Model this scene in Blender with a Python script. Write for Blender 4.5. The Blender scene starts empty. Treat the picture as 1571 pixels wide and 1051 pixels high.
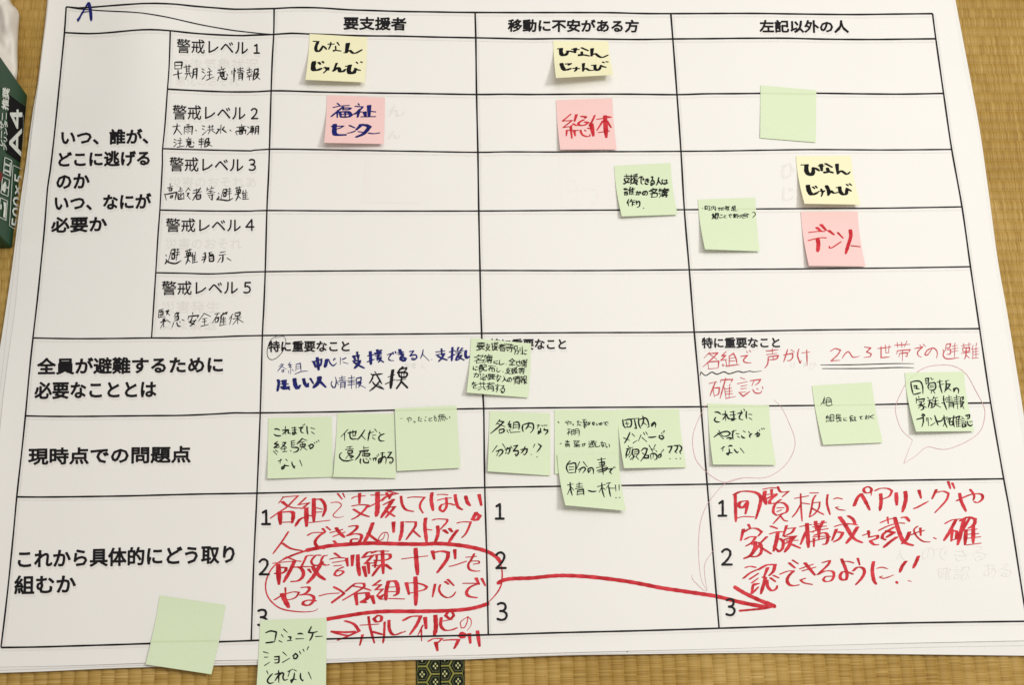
import bpy, bmesh, math, random
from mathutils import Vector, Matrix, noise
from mathutils.geometry import delaunay_2d_cdt

# ---------------------------------------------------------------- camera
W0, H0 = 1571.0, 1051.0            # size of the photograph, used as the measuring frame
F = 1743.0; CX, CY = W0/2, H0/2
_x = Vector((28414.0, 275.5, -F)).normalized()
_y = Vector((-162.5, 5689.5, -F)); _y = (_y - _x*_y.dot(_x)).normalized()
_z = _x.cross(_y)                   # floor normal seen from the camera
Rwc = Matrix((_x, _y, _z))          # camera -> world
def _dir(px, py): return Rwc @ Vector((px-CX, -(py-CY), -F))
def _hit(px, py, hz):               # on plane z = 0 for a camera at height hz
    d = _dir(px, py); return d*(-hz/d.z)
_w = (_hit(1545, 500, 1.0)-_hit(10, 500, 1.0)).length
CAMH = 1.189/_w
_c = _hit(CX, CY, CAMH)
CAM = Vector((-_c.x, -_c.y, CAMH))
scene = bpy.context.scene
cd = bpy.data.cameras.new('camera'); cam = bpy.data.objects.new('camera', cd)
scene.collection.objects.link(cam)
M4 = Rwc.to_4x4(); M4.translation = CAM; cam.matrix_world = M4
cd.sensor_fit = 'HORIZONTAL'; cd.sensor_width = 36.0; cd.lens = 36.0*F/W0
cd.clip_start = 0.02; cd.clip_end = 60
scene.camera = cam

# ---------------------------------------------------------------- light
world = bpy.data.worlds.new('World'); scene.world = world; world.use_nodes = True
bg = world.node_tree.nodes['Background']
bg.inputs[0].default_value = (1.0, 0.93, 0.86, 1); bg.inputs[1].default_value = 0.41
def lamp(name, loc, size, power, col, aim=(0, 0, 0), size_y=None):
    l = bpy.data.lights.new(name, 'AREA'); l.shape = 'RECTANGLE'; l.size = size; l.size_y = size_y or size
    l.energy = power; l.color = col
    o = bpy.data.objects.new(name, l); scene.collection.objects.link(o)
    o.location = loc; o.rotation_euler = (Vector(aim)-Vector(loc)).to_track_quat('-Z', 'Y').to_euler()
lamp('ceiling_lamp', (1.18, 0.18, 2.08), 0.50, 25, (1.0, 0.997, 0.965), (0.25, 0, 0))
lamp('overhead_fill', (0.25, 0.62, 2.4), 1.3, 18.5, (1.0, 0.975, 0.93))  # broad fill added overhead as soft ambient, brightens the middle and top
scene.view_settings.view_transform = 'Standard'; scene.view_settings.look = 'None'
scene.view_settings.exposure = 0.0; scene.view_settings.gamma = 1.0

# ---------------------------------------------------------------- helpers
random.seed(7)
def lin(c): return tuple(((v/255)/12.92 if v <= 10.3 else (((v/255)+.055)/1.055)**2.4) for v in c)
def tag(o, label=None, cat=None, group=None, kind=None):
    if label: o['label'] = label
    if cat: o['category'] = cat
    if group: o['group'] = group
    if kind: o['kind'] = kind
    return o
def link(o, parent=None):
    scene.collection.objects.link(o)
    if parent: o.parent = parent
    return o
def mesh_obj(name, vs, fs, mat, parent=None, smooth=False):
    me = bpy.data.meshes.new(name); me.from_pydata([tuple(v) for v in vs], [], fs); me.materials.append(mat)
    if smooth: me.polygons.foreach_set('use_smooth', [True]*len(fs))
    me.update()
    return link(bpy.data.objects.new(name, me), parent)
def nodes(name):
    m = bpy.data.materials.new(name); m.use_nodes = True
    nt = m.node_tree; return m, nt, nt.nodes['Principled BSDF']
def paper_mat(name, rgb, rough=.75, mottling=.035, bump=.09, scale=60):
    m, nt, b = nodes(name); N = nt.nodes; L = nt.links
    tc = N.new('ShaderNodeTexCoord'); n1 = N.new('ShaderNodeTexNoise'); n1.inputs['Scale'].default_value = scale*8
    n1.inputs['Detail'].default_value = 4
    n2 = N.new('ShaderNodeTexNoise'); n2.inputs['Scale'].default_value = 9
    L.new(tc.outputs['Object'], n1.inputs['Vector']); L.new(tc.outputs['Object'], n2.inputs['Vector'])
    ad = N.new('ShaderNodeMath'); ad.operation = 'ADD'; L.new(n1.outputs[0], ad.inputs[0]); L.new(n2.outputs[0], ad.inputs[1])
    cr = N.new('ShaderNodeMapRange'); cr.inputs[1].default_value = .6; cr.inputs[2].default_value = 1.4
    L.new(ad.outputs[0], cr.inputs[0])
    mx = N.new('ShaderNodeMix'); mx.data_type = 'RGBA'
    c = lin(rgb); mx.inputs[6].default_value = (*[v*(1-mottling) for v in c], 1); mx.inputs[7].default_value = (*[min(v*(1+mottling), .93) for v in c], 1)
    L.new(cr.outputs[0], mx.inputs[0]); L.new(mx.outputs[2], b.inputs['Base Color'])
    bp = N.new('ShaderNodeBump'); bp.inputs['Strength'].default_value = bump; bp.inputs['Distance'].default_value = .0005
    L.new(n1.outputs[0], bp.inputs['Height']); L.new(bp.outputs[0], b.inputs['Normal'])
    b.inputs['Roughness'].default_value = rough
    b.inputs['Specular IOR Level'].default_value = .25
    return m
def ink_mat(name, rgb, rgb2=None, rough=.6, scale=220):
    m, nt, b = nodes(name); N = nt.nodes; L = nt.links
    tc = N.new('ShaderNodeTexCoord'); n1 = N.new('ShaderNodeTexNoise'); n1.inputs['Scale'].default_value = scale; n1.inputs['Detail'].default_value = 3
    L.new(tc.outputs['Object'], n1.inputs['Vector'])
    cr = N.new('ShaderNodeMapRange'); cr.inputs[1].default_value = .35; cr.inputs[2].default_value = .65; L.new(n1.outputs[0], cr.inputs[0])
    mx = N.new('ShaderNodeMix'); mx.data_type = 'RGBA'
    mx.inputs[6].default_value = (*lin(rgb), 1); mx.inputs[7].default_value = (*lin(rgb2 or rgb), 1)
    L.new(cr.outputs[0], mx.inputs[0]); L.new(mx.outputs[2], b.inputs['Base Color'])
    b.inputs['Roughness'].default_value = rough; b.inputs['Specular IOR Level'].default_value = .2
    return m
MAT = dict(
    sheet=paper_mat('white_plotter_paper', (236, 234, 230), mottling=.012),
    under=paper_mat('white_plotter_paper_below', (232, 230, 226), mottling=.012),
    green=paper_mat('pale_green_note_paper', (215, 229, 195)), yellow=paper_mat('pale_yellow_note_paper', (240, 236, 198)),
    pink=paper_mat('pink_note_paper', (240, 202, 198)),
    print=ink_mat('black_printer_toner', (14, 10, 14), (22, 18, 22)),
    line=ink_mat('black_printed_rule', (10, 8, 10), (26, 22, 24), scale=60),
    pen=ink_mat('black_felt_pen_ink', (8, 9, 6), (24, 26, 18), scale=400),
    brush=ink_mat('black_brush_pen_ink', (6, 6, 8), (14, 13, 14)),
    blue=ink_mat('navy_marker_ink', (14, 18, 84), (26, 34, 118)),
    red=ink_mat('red_marker_ink', (180, 20, 32), (214, 58, 68), scale=110),
    redthin=ink_mat('thin_red_pen_ink', (190, 56, 68), (208, 90, 98)),
    pinkline=ink_mat('faint_red_ballpoint', (200, 150, 152), (214, 176, 176)),
    ghost=ink_mat('print_showing_through', (226, 223, 218), (231, 229, 224)),
    ghostpink=ink_mat('pink_note_showing_through', (236, 232, 228), (236, 233, 229), scale=20),
    ghostgreen=ink_mat('line_through_green_note', (206, 219, 180), (210, 223, 184)),
)

# ---------------------------------------------------------------- the sheet's surface
def bell(x, y, cx, cy, sx, sy): return math.exp(-((x-cx)/sx)**2-((y-cy)/sy)**2)
_b1 = _hit(225, 15, CAMH); B1 = (_b1.x-_c.x, _b1.y-_c.y)
_b2 = _hit(330, 60, CAMH); B2 = (_b2.x-_c.x, _b2.y-_c.y)
_b3 = _hit(300, 400, CAMH); B3 = (_b3.x-_c.x, _b3.y-_c.y)
def surf(x, y):
    z = .0060
    z += .0120*bell(x, y, B1[0], B1[1], .062, .17)
    z -= .0030*bell(x, y, B2[0], B2[1], .05, .12)
    z += .0024*bell(x, y, B3[0], B3[1], .11, .06)
    z += .0015*noise.noise(Vector((x*5.0, y*3.0, 3.1))) + .0004*noise.noise(Vector((x*13, y*8.0, 1.1))) + .0012*noise.noise(Vector((x*1.7, y*2.0, 9.0)))
    return z
def at_z(px, py, z):
    d = _dir(px, py); return CAM + d*((z-CAM.z)/d.z)
def at(px, py, off=0.0, hf=None):
    hf = hf or surf
    z = .006
    for _ in range(4):
        p = at_z(px, py, z+off); z = hf(p.x, p.y)
    return at_z(px, py, z+off)

# ---------------------------------------------------------------- pens
def smooth(P, step=2.2, soft=.15):
    """Catmull-Rom through hand-measured points"""
    if len(P) < 3: 
        (x0, y0), (x1, y1) = P[0], P[-1]; n = max(1, int(math.hypot(x1-x0, y1-y0)/9))
        return [(x0+(x1-x0)*i/n, y0+(y1-y0)*i/n) for i in range(n+1)]
    out = []
    Q = [P[0]]+list(P)+[P[-1]]
    for i in range(1, len(Q)-2):
        p0, p1, p2, p3 = Q[i-1], Q[i], Q[i+1], Q[i+2]
        v1 = (p1[0]-p0[0], p1[1]-p0[1]); v2 = (p2[0]-p1[0], p2[1]-p1[1]); v3 = (p3[0]-p2[0], p3[1]-p2[1])
        n = max(1, min(8, int(math.hypot(*v2)/step)))
        def ang(a, b):
            l = math.hypot(*a)*math.hypot(*b); return (a[0]*b[0]+a[1]*b[1])/l if l > 1e-6 else 1
        k1 = .5 if ang(v1, v2) > soft else 0; k2 = .5 if ang(v2, v3) > soft else 0
        m1 = ((p2[0]-p0[0])*k1, (p2[1]-p0[1])*k1) if k1 else v2
        m2 = ((p3[0]-p1[0])*k2, (p3[1]-p1[1])*k2) if k2 else v2
        for j in range(n):
            t = j/n; a = 2*t**3-3*t*t+1; b = t**3-2*t*t+t; c = -2*t**3+3*t*t; d = t**3-t*t
            out.append((a*p1[0]+b*m1[0]+c*p2[0]+d*m2[0], a*p1[1]+b*m1[1]+c*p2[1]+d*m2[1]))
    out.append(P[-1]); return out
def hull(pts):
    pts = sorted(set(pts))
    if len(pts) < 3: return None
    def half(p):
        h = []
        for q in p:
            while len(h) > 1 and (h[-1][0]-h[-2][0])*(q[1]-h[-2][1])-(h[-1][1]-h[-2][1])*(q[0]-h[-2][0]) <= 1e-9: h.pop()
            h.append(q)
        return h
    a = half(pts); b = half(pts[::-1]); return a[:-1]+b[:-1]
def sweep(P, w, nib, taper=True):
    """convex pieces of a nib drawn along P.  nib 'r' round of width w; 'c' chisel lying across, w wide"""
    polys = []; n = len(P); ks = []
    for i in range(n):
        t = i/max(1, n-1)
        k = 1.0
        if taper: k = min(1, .62+1.6*t) if nib == 'r' else min(1, .92+1.2*t)
        if taper: k *= min(1, .40+2.0*(1-t)) if nib == 'r' else min(1, .55+2.0*(1-t))
        k *= 1+.07*math.sin(i*1.7+P[0][0])
        ks.append(k)
    def stamp(p, k):
        r = w*k/2
        if nib == 'r': return [(p[0]+r*math.cos(a*math.pi/4+.2), p[1]+r*math.sin(a*math.pi/4+.2)) for a in range(8)]
        r *= 1.24; t = max(.70, min(1.15, w*.21)); ax, ay = math.cos(-.10), math.sin(-.10)
        return [(p[0]+ax*u*r+ay*v*t, p[1]+ay*u*r+ax*v*t) for u, v in ((1, .55), (.8, 1), (-.8, 1), (-1, .55), (-1, -.55), (-.8, -1), (.8, -1), (1, -.55))]
    st = [stamp(p, k) for p, k in zip(P, ks)]
    if n == 1: return [hull(st[0])]
    for a, b in zip(st, st[1:]):
        h = hull([(round(x, 4), round(y, 4)) for x, y in a+b])
        if h and len(h) > 2: polys.append(h)
    return polys
def union(polys):
    vs = []; fs = []
    for p in polys:
        k = len(vs); vs += [Vector(q) for q in p]; fs.append(list(range(k, k+len(p))))
    if not vs: return [], []
    v, e, f, ov, oe, of = delaunay_2d_cdt(vs, [], fs, 1, 1e-4)
    keep = [list(t) for t, o in zip(f, of) if len(o)]
    return [tuple(q) for q in v], keep
class Ink:
    """collects drawn shapes and lays them on a surface as one thin mesh"""
    def __init__(self): self.v = []; self.f = []
    def add(self, polys):
        v, f = union(polys); k = len(self.v); self.v += v; self.f += [[i+k for i in t] for t in f]
    def raw(self, v, f): k = len(self.v); self.v += v; self.f += [[i+k for i in t] for t in f]
    def build(self, name, mat, parent, pos, label=None):
        # pos maps a measured point to the surface
        vs = [pos(x, y) for x, y in self.v]
        fs = []
        for t in self.f:
            a, b, c = (Vector(vs[i]) for i in t[:3])
            n = (b-a).cross(c-a)
            fs.append(t if n.z > 0 else t[::-1])
        o = mesh_obj(name, vs, fs, mat, parent)
        if label: o['label'] = label
        return o
GL = {
'2': [[0, 17, 3, 8, 9, 3, 17, 0, 30, 0, 42, 8, 46, 18, 46, 32, 43, 43, 33, 59, 19, 76, 16, 88], [0, 94, 14, 88, 53, 88]],
'3': [[4, 8, 8, 2, 22, 0, 33, 2, 42, 9, 45, 18, 44, 31, 33, 45], [33, 45, 35, 50, 44, 57, 46, 63, 45, 82, 41, 88, 32, 93, 19, 94, 4, 90, 0, 82], [24, 45, 33, 45]],
'?': [[0, 7, 18, 0, 28, 7, 31, 15, 28, 41, 4, 81, 7, 94]],
'あ': [[62, 35, 64, 35], [30, 43, 21, 45, 11, 53, 2, 64, 0, 80, 3, 86, 8, 87, 20, 87, 26, 83, 34, 82], [4, 14, 31, 15, 72, 11, 77, 11, 80, 14], [65, 29, 65, 35, 62, 35, 60, 44, 50, 62, 40, 73, 34, 75], [31, 38, 49, 35, 61, 35, 71, 37, 81, 43, 87, 53, 89, 63, 87, 74, 83, 79, 74, 87, 62, 93, 55, 94], [34, 0, 33, 14, 31, 15, 30, 54, 32, 73, 35, 83, 35, 89]],
'い': [[0, 0, 0, 30, 3, 55, 6, 66, 12, 76, 16, 81, 22, 82, 32, 81, 42, 65, 42, 56], [74, 4, 83, 21, 91, 46, 94, 61, 90, 68]],
'え': [[60, 31, 57, 38, 42, 53, 39, 61], [0, 92, 6, 92, 32, 64, 39, 61], [39, 61, 42, 62, 47, 62, 52, 67, 57, 84, 59, 89, 63, 92, 88, 92, 94, 87], [22, 2, 27, 0, 66, 5], [11, 33, 48, 30, 60, 31]],
'お': [[73, 16, 94, 30], [26, 52, 26, 56], [2, 23, 16, 24, 40, 21, 53, 19, 55, 15], [27, 0, 26, 56, 26, 88, 22, 93, 14, 92, 7, 89, 2, 84, 0, 80, 1, 73, 6, 66, 17, 58, 25, 57, 26, 52, 56, 47, 71, 49, 76, 52, 82, 60, 82, 78, 73, 87, 68, 90, 51, 93]],
'か': [[27, 25, 29, 24], [77, 14, 92, 40, 94, 47, 93, 52], [32, 0, 30, 21, 29, 24, 27, 25, 25, 37, 18, 59, 6, 85, 2, 87], [0, 27, 49, 23, 55, 24, 60, 29, 62, 36, 62, 53, 58, 72, 55, 82, 51, 85, 46, 87, 32, 86, 30, 84]],
'が': [[88, 0, 94, 10], [74, 4, 76, 5, 81, 15], [26, 32, 28, 31], [74, 23, 86, 45, 89, 55], [32, 8, 30, 9, 29, 28, 28, 31, 26, 32, 25, 41, 18, 62, 7, 87, 5, 90, 2, 91], [0, 34, 31, 30, 48, 30, 55, 33, 57, 36, 59, 42, 59, 58, 56, 73, 53, 85, 48, 89, 42, 91, 32, 90, 29, 88]],
'き': [[55, 38, 60, 38], [14, 62, 10, 65, 8, 79, 11, 86, 16, 90, 33, 94, 56, 94, 66, 92], [0, 34, 5, 39, 36, 40, 72, 37, 81, 34, 82, 32], [45, 0, 47, 12, 47, 15, 50, 15, 55, 38, 60, 38, 60, 47, 65, 53, 68, 62, 68, 65, 48, 63], [7, 14, 50, 15, 74, 10]],
'く': [[50, 0, 47, 0, 26, 19, 9, 32, 2, 40, 0, 45, 1, 49, 6, 55, 31, 75, 50, 94]],
'け': [[14, 58, 9, 73, 4, 76], [34, 28, 69, 28, 90, 26], [68, 2, 69, 55, 67, 70, 63, 80, 54, 90, 49, 94, 41, 93], [9, 0, 5, 2, 0, 32, 0, 68, 1, 73, 4, 76, 5, 90]],
'こ': [[10, 1, 68, 2, 76, 0], [2, 57, 0, 68, 1, 78, 6, 85, 16, 91, 28, 94, 63, 94, 83, 91, 86, 89]],
'し': [[2, 0, 0, 70, 2, 81, 5, 86, 8, 90, 19, 94, 34, 94, 44, 91, 62, 82, 71, 73, 71, 70]],
'じ': [[3, 0, 0, 69, 2, 81, 5, 86, 8, 90, 19, 94, 34, 94, 44, 91, 62, 82, 71, 73, 71, 70], [42, 10, 49, 23], [58, 3, 66, 18]],
'す': [[53, 69, 51, 70, 53, 71, 53, 69], [54, 68, 53, 69], [0, 16, 56, 14, 94, 15], [56, 35, 36, 35, 29, 42, 26, 54, 31, 63, 36, 67, 56, 68], [56, 0, 56, 36, 59, 48, 59, 59, 56, 67, 55, 75, 49, 82, 39, 90, 31, 93, 26, 92]],
'た': [[27, 21, 30, 19], [48, 67, 48, 82, 52, 87, 57, 89, 83, 91, 92, 89, 93, 87], [54, 38, 90, 37, 94, 42], [2, 21, 27, 21, 30, 19, 54, 16], [32, 0, 31, 17, 27, 21, 27, 28, 23, 45, 14, 73, 7, 90, 0, 93]],
'っ': [[0, 16, 35, 4, 57, 0, 77, 3, 84, 7, 91, 15, 94, 25, 94, 35, 88, 51, 77, 61, 63, 67, 33, 73]],
'つ': [[0, 16, 37, 3, 55, 0, 67, 0, 77, 3, 85, 8, 90, 13, 94, 23, 94, 34, 91, 46, 86, 52, 73, 62, 62, 66, 45, 71, 33, 72]],
'て': [[64, 3, 61, 10, 51, 17, 44, 29, 39, 42, 40, 60, 45, 70, 53, 78, 75, 87, 82, 86], [0, 8, 54, 2, 62, 2, 64, 3, 74, 1, 94, 0]],
'で': [[59, 2, 56, 9, 47, 16, 40, 27, 36, 39, 37, 56, 43, 67, 51, 74, 70, 82, 78, 80], [88, 20, 94, 30], [75, 25, 79, 34, 84, 37], [0, 7, 49, 2, 62, 2, 87, 0]],
'と': [[21, 36, 29, 35, 63, 18, 68, 13], [21, 36, 20, 41, 5, 54, 0, 65, 0, 77, 4, 85, 13, 90, 28, 94, 50, 94, 74, 91], [5, 0, 21, 36]],
'な': [[0, 20, 2, 22, 11, 22, 27, 22], [36, 0, 33, 2, 31, 18], [64, 68, 65, 72], [34, 17, 35, 15, 36, 17, 34, 17], [69, 20, 72, 20, 79, 23, 90, 30, 92, 33], [27, 22, 26, 29, 22, 40, 5, 69], [31, 18, 33, 18, 34, 20, 44, 19, 49, 18, 52, 14], [63, 38, 65, 80, 62, 88, 56, 93, 46, 94, 35, 92, 30, 88, 29, 80, 32, 72, 41, 68, 49, 67, 64, 68, 65, 72, 73, 73, 87, 82], [27, 22, 30, 21, 31, 18, 33, 18, 34, 17]],
'に': [[42, 62, 39, 63, 38, 66, 38, 78, 43, 85, 47, 87, 59, 90, 75, 90, 93, 87], [44, 12, 89, 12], [14, 61, 10, 76, 4, 80], [7, 0, 0, 43, 0, 70, 1, 78, 4, 80, 4, 94]],
'の': [[50, 1, 50, 10, 42, 44, 38, 56, 29, 70, 18, 75, 11, 73, 6, 69, 2, 61, 0, 51, 1, 38, 6, 25, 18, 11, 24, 7, 40, 1, 51, 0, 62, 1, 76, 6, 85, 15, 91, 22, 94, 33, 94, 51, 89, 65, 82, 73, 70, 81, 55, 85]],
'は': [[71, 71, 84, 75, 94, 83], [13, 62, 8, 78, 3, 81], [34, 25, 69, 26, 91, 24], [70, 3, 69, 39, 70, 66, 71, 71, 69, 87, 61, 93, 44, 93, 38, 91, 34, 86, 33, 79, 34, 73, 40, 68, 49, 65, 70, 66], [10, 0, 6, 3, 5, 7, 0, 42, 0, 75, 1, 79, 3, 81, 4, 93]],
'ひ': [[75, 30, 81, 33, 84, 39, 94, 51, 94, 58], [0, 8, 30, 6, 34, 3, 39, 3, 43, 6], [28, 6, 26, 14, 23, 17, 14, 30, 8, 46, 5, 61, 6, 73, 9, 80, 18, 88, 29, 91, 38, 91, 52, 88, 58, 84, 66, 75, 70, 64, 73, 52, 73, 31, 75, 30, 70, 7, 71, 0]],
'も': [[32, 0, 25, 61, 25, 75, 29, 86, 39, 92, 55, 94, 70, 91, 77, 87, 82, 82, 86, 73, 84, 58, 76, 45, 70, 44], [2, 18, 27, 21, 56, 21], [0, 49, 24, 53, 48, 53, 55, 52, 55, 50]],
'や': [[40, 0, 43, 0, 54, 11], [12, 11, 21, 31, 25, 36, 34, 56, 46, 94], [0, 44, 16, 37, 22, 36, 25, 32, 32, 30, 42, 25, 58, 20, 73, 19, 85, 23, 91, 29, 92, 43, 90, 48, 80, 56, 69, 58, 56, 56]],
'ら': [[18, 0, 58, 7], [3, 58, 10, 56, 15, 51, 31, 44, 54, 42, 66, 46, 73, 53, 75, 61, 75, 69, 72, 78, 67, 84, 58, 89, 34, 94, 20, 94, 10, 88], [6, 21, 2, 49, 3, 58, 0, 63]],
'り': [[4, 30, 4, 29, 6, 29, 6, 30, 4, 30, 6, 30], [3, 32, 4, 32, 4, 30, 8, 30, 13, 23, 24, 11, 31, 8, 43, 7, 51, 11, 55, 16, 59, 22, 62, 35, 61, 58, 54, 76, 49, 81, 38, 89, 24, 94, 16, 94], [4, 0, 1, 19, 1, 31, 3, 33, 0, 44, 0, 61]],
'る': [[64, 2, 61, 9, 58, 12, 33, 33, 33, 38], [15, 2, 62, 0, 64, 2], [35, 37, 36, 38], [35, 38, 33, 38, 35, 38], [0, 61, 25, 41, 36, 37, 35, 35, 37, 36, 36, 39, 56, 38, 70, 41, 83, 53, 85, 61, 83, 76, 75, 87, 67, 91, 58, 92, 57, 94, 35, 94, 28, 91, 23, 87, 22, 79, 25, 72, 28, 69, 33, 68, 44, 69, 51, 72, 55, 77, 58, 83, 59, 92]],
'れ': [[24, 33, 32, 32, 40, 24, 53, 17, 60, 15, 65, 16, 70, 19, 72, 24, 68, 58, 69, 73, 73, 77, 85, 75, 93, 70, 94, 65], [22, 43, 23, 44, 23, 80], [0, 17, 3, 19, 25, 18], [22, 43, 16, 45, 2, 65, 2, 67], [27, 0, 24, 35, 22, 43]],
'を': [[20, 38, 20, 39], [83, 37, 57, 47, 49, 49, 49, 54, 42, 55, 31, 61, 23, 70, 21, 75, 21, 84, 23, 87, 30, 92, 60, 94, 76, 92], [0, 14, 26, 16, 67, 11], [20, 38, 20, 37, 21, 38, 16, 39, 23, 40, 30, 38, 39, 38, 46, 41, 49, 49, 49, 72], [33, 0, 31, 1, 29, 15, 25, 16, 24, 24, 17, 34, 16, 40, 1, 56]],
'ん': [[24, 44, 25, 45], [24, 45, 20, 45, 24, 45], [24, 44, 25, 43, 25, 46, 26, 46, 34, 42, 43, 41, 50, 46, 51, 51, 52, 79, 56, 84, 62, 87, 75, 86, 83, 80, 94, 62, 92, 55], [43, 0, 25, 32, 21, 38, 20, 45, 12, 57, 0, 85]],
'プ': [[72, 20, 73, 20], [0, 19, 72, 19, 87, 21, 92, 17, 94, 10, 93, 6, 88, 1, 80, 0, 77, 2, 72, 9, 73, 20, 71, 35, 64, 54, 57, 66, 45, 79, 31, 88, 17, 94, 7, 92]],
'リ': [[62, 0, 61, 54, 55, 72, 44, 84, 36, 90, 25, 94, 15, 92], [0, 1, 0, 53]],
'ン': [[0, 90, 10, 89, 33, 81, 63, 63, 80, 47, 92, 30, 94, 27, 94, 15], [3, 0, 28, 19]],
'ー': [[0, 0, 94, 0]],
'不': [[61, 29, 76, 39, 94, 55], [0, 55, 4, 56, 15, 49, 27, 39, 39, 27, 46, 24], [3, 0, 92, 0], [54, 1, 52, 9, 49, 15, 46, 24, 48, 25, 48, 88]],
'世': [[47, 0, 47, 65, 77, 64, 77, 2], [17, 4, 17, 89, 91, 89], [0, 28, 94, 28]],
'事': [[3, 7, 90, 7], [46, 21, 15, 21, 14, 21, 15, 34, 79, 33, 79, 22, 77, 21, 46, 21], [10, 48, 79, 48, 81, 49, 81, 77], [10, 77, 81, 77], [0, 62, 93, 62], [46, 0, 46, 89, 42, 93, 30, 94]],
'人': [[44, 0, 44, 32], [44, 32, 41, 33, 39, 36, 37, 47, 29, 66, 12, 86, 0, 94], [44, 32, 49, 35, 54, 51, 63, 69, 72, 79, 89, 93, 93, 92]],
'伝': [[39, 8, 87, 8], [12, 32, 5, 34, 0, 42], [56, 41, 53, 53, 39, 78, 37, 86], [37, 86, 86, 81], [32, 41, 94, 41], [24, 0, 14, 19, 12, 29, 14, 33, 14, 94], [79, 61, 79, 64, 85, 74, 86, 81, 89, 82, 93, 92]],
'作': [[13, 30, 8, 32, 4, 36, 1, 40, 0, 44], [59, 66, 92, 66], [59, 41, 91, 41], [47, 17, 44, 19, 33, 36], [52, 1, 48, 10, 47, 17], [59, 18, 59, 92], [47, 17, 94, 17], [25, 0, 16, 18, 13, 30, 15, 31, 15, 92]],
'全': [[18, 59, 75, 59], [46, 36, 46, 84], [4, 84, 88, 84], [46, 0, 49, 1, 64, 16, 82, 29, 90, 34, 94, 33], [11, 29, 17, 35, 46, 36, 76, 35, 82, 29], [0, 33, 2, 34, 11, 29, 12, 27, 29, 16, 42, 1, 46, 0]],
'共': [[1, 92, 5, 92, 12, 88, 31, 71], [60, 71, 66, 74, 89, 92, 94, 92], [67, 0, 67, 56], [26, 0, 26, 56], [5, 22, 89, 22], [0, 57, 93, 57]],
'内': [[38, 43, 44, 44, 65, 64, 67, 67], [0, 94, 0, 19, 81, 19, 81, 92, 73, 94, 64, 94], [41, 0, 41, 26, 38, 43, 36, 44, 28, 59, 14, 70]],
'別': [[15, 32, 2, 32, 2, 3, 38, 2, 39, 32, 15, 32], [86, 0, 86, 88, 84, 92, 70, 93], [59, 11, 59, 65], [14, 52, 40, 53, 37, 88, 33, 93, 20, 94], [15, 32, 14, 52, 11, 67, 7, 79, 0, 90]],
'割': [[6, 89, 45, 89], [21, 0, 25, 3, 27, 11], [85, 3, 85, 90, 82, 93, 71, 93, 68, 91], [66, 17, 66, 67], [1, 54, 50, 54], [27, 11, 1, 11, 0, 13, 0, 22, 6, 27, 47, 27, 52, 20, 52, 13, 50, 11, 27, 11], [9, 40, 43, 40], [6, 94, 7, 68, 45, 68, 45, 93], [27, 22, 27, 68]],
'取': [[74, 60, 74, 68], [74, 68, 68, 72, 64, 78, 55, 88, 52, 89], [74, 68, 77, 70, 83, 80, 94, 89], [8, 24, 36, 24], [58, 8, 64, 41, 70, 57, 74, 60], [8, 47, 36, 47], [8, 1, 8, 73], [36, 1, 36, 90], [0, 75, 45, 67], [1, 0, 44, 0, 52, 8, 91, 8, 89, 24, 83, 46, 78, 57, 74, 60]],
'合': [[48, 0, 47, 6], [17, 31, 20, 36, 70, 36, 77, 30], [15, 89, 76, 89], [15, 94, 16, 57, 75, 57, 76, 94], [47, 6, 62, 20, 77, 30, 89, 36, 92, 36], [0, 37, 2, 38, 12, 32, 17, 31, 20, 26, 32, 18, 42, 8, 47, 6]],
'名': [[39, 45, 35, 54], [21, 32, 25, 32, 30, 35, 38, 41, 39, 45], [40, 0, 36, 1, 34, 4, 33, 11], [21, 90, 78, 90], [21, 58, 21, 94], [0, 28, 4, 29, 7, 27, 16, 22, 26, 13, 30, 11, 74, 12, 73, 20, 58, 35, 47, 44, 39, 45], [1, 62, 34, 54, 37, 56, 78, 56, 78, 94]],
'報': [[33, 28, 33, 33, 35, 36, 31, 43, 30, 51], [10, 36, 13, 41, 12, 51], [77, 72, 77, 77], [3, 69, 42, 69], [22, 51, 22, 91], [6, 10, 39, 10], [22, 0, 22, 27], [0, 54, 5, 51, 40, 51, 43, 54], [74, 27, 82, 27, 87, 25, 88, 4, 54, 4, 54, 90, 62, 90, 74, 78, 77, 77, 77, 72, 80, 70, 85, 61, 90, 41], [54, 41, 90, 41], [62, 41, 62, 46, 65, 54, 72, 67, 77, 72, 77, 77, 90, 88, 94, 88], [2, 28, 42, 28]],
'声': [[47, 44, 47, 67], [2, 8, 92, 8], [46, 0, 46, 27], [8, 27, 86, 27], [11, 68, 84, 68], [0, 94, 5, 86, 9, 77, 11, 68, 11, 45, 13, 43, 83, 43, 84, 73]],
'安': [[66, 44, 65, 52, 58, 65, 53, 70, 51, 75], [1, 92, 6, 94, 22, 89, 38, 82, 42, 79, 44, 75], [41, 0, 44, 5, 44, 12], [43, 24, 38, 26, 33, 37, 32, 43], [26, 44, 25, 50, 20, 57, 20, 62], [2, 26, 2, 14, 4, 12, 85, 12, 86, 26], [0, 44, 89, 44], [20, 62, 20, 65, 40, 71, 44, 75, 51, 75, 53, 77, 83, 92]],
'布': [[39, 0, 34, 16], [52, 31, 52, 94], [2, 17, 91, 17], [0, 60, 12, 49, 19, 46, 85, 46, 84, 81, 81, 83, 70, 83], [30, 17, 29, 24, 21, 38, 19, 47, 20, 48, 20, 84]],
'帯': [[46, 0, 46, 29], [16, 85, 16, 61, 77, 61, 77, 84, 72, 87, 64, 87], [45, 44, 45, 94], [0, 11, 92, 11], [19, 1, 19, 30, 73, 30, 74, 28, 74, 1], [3, 57, 3, 43, 88, 43, 89, 57]],
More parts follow.
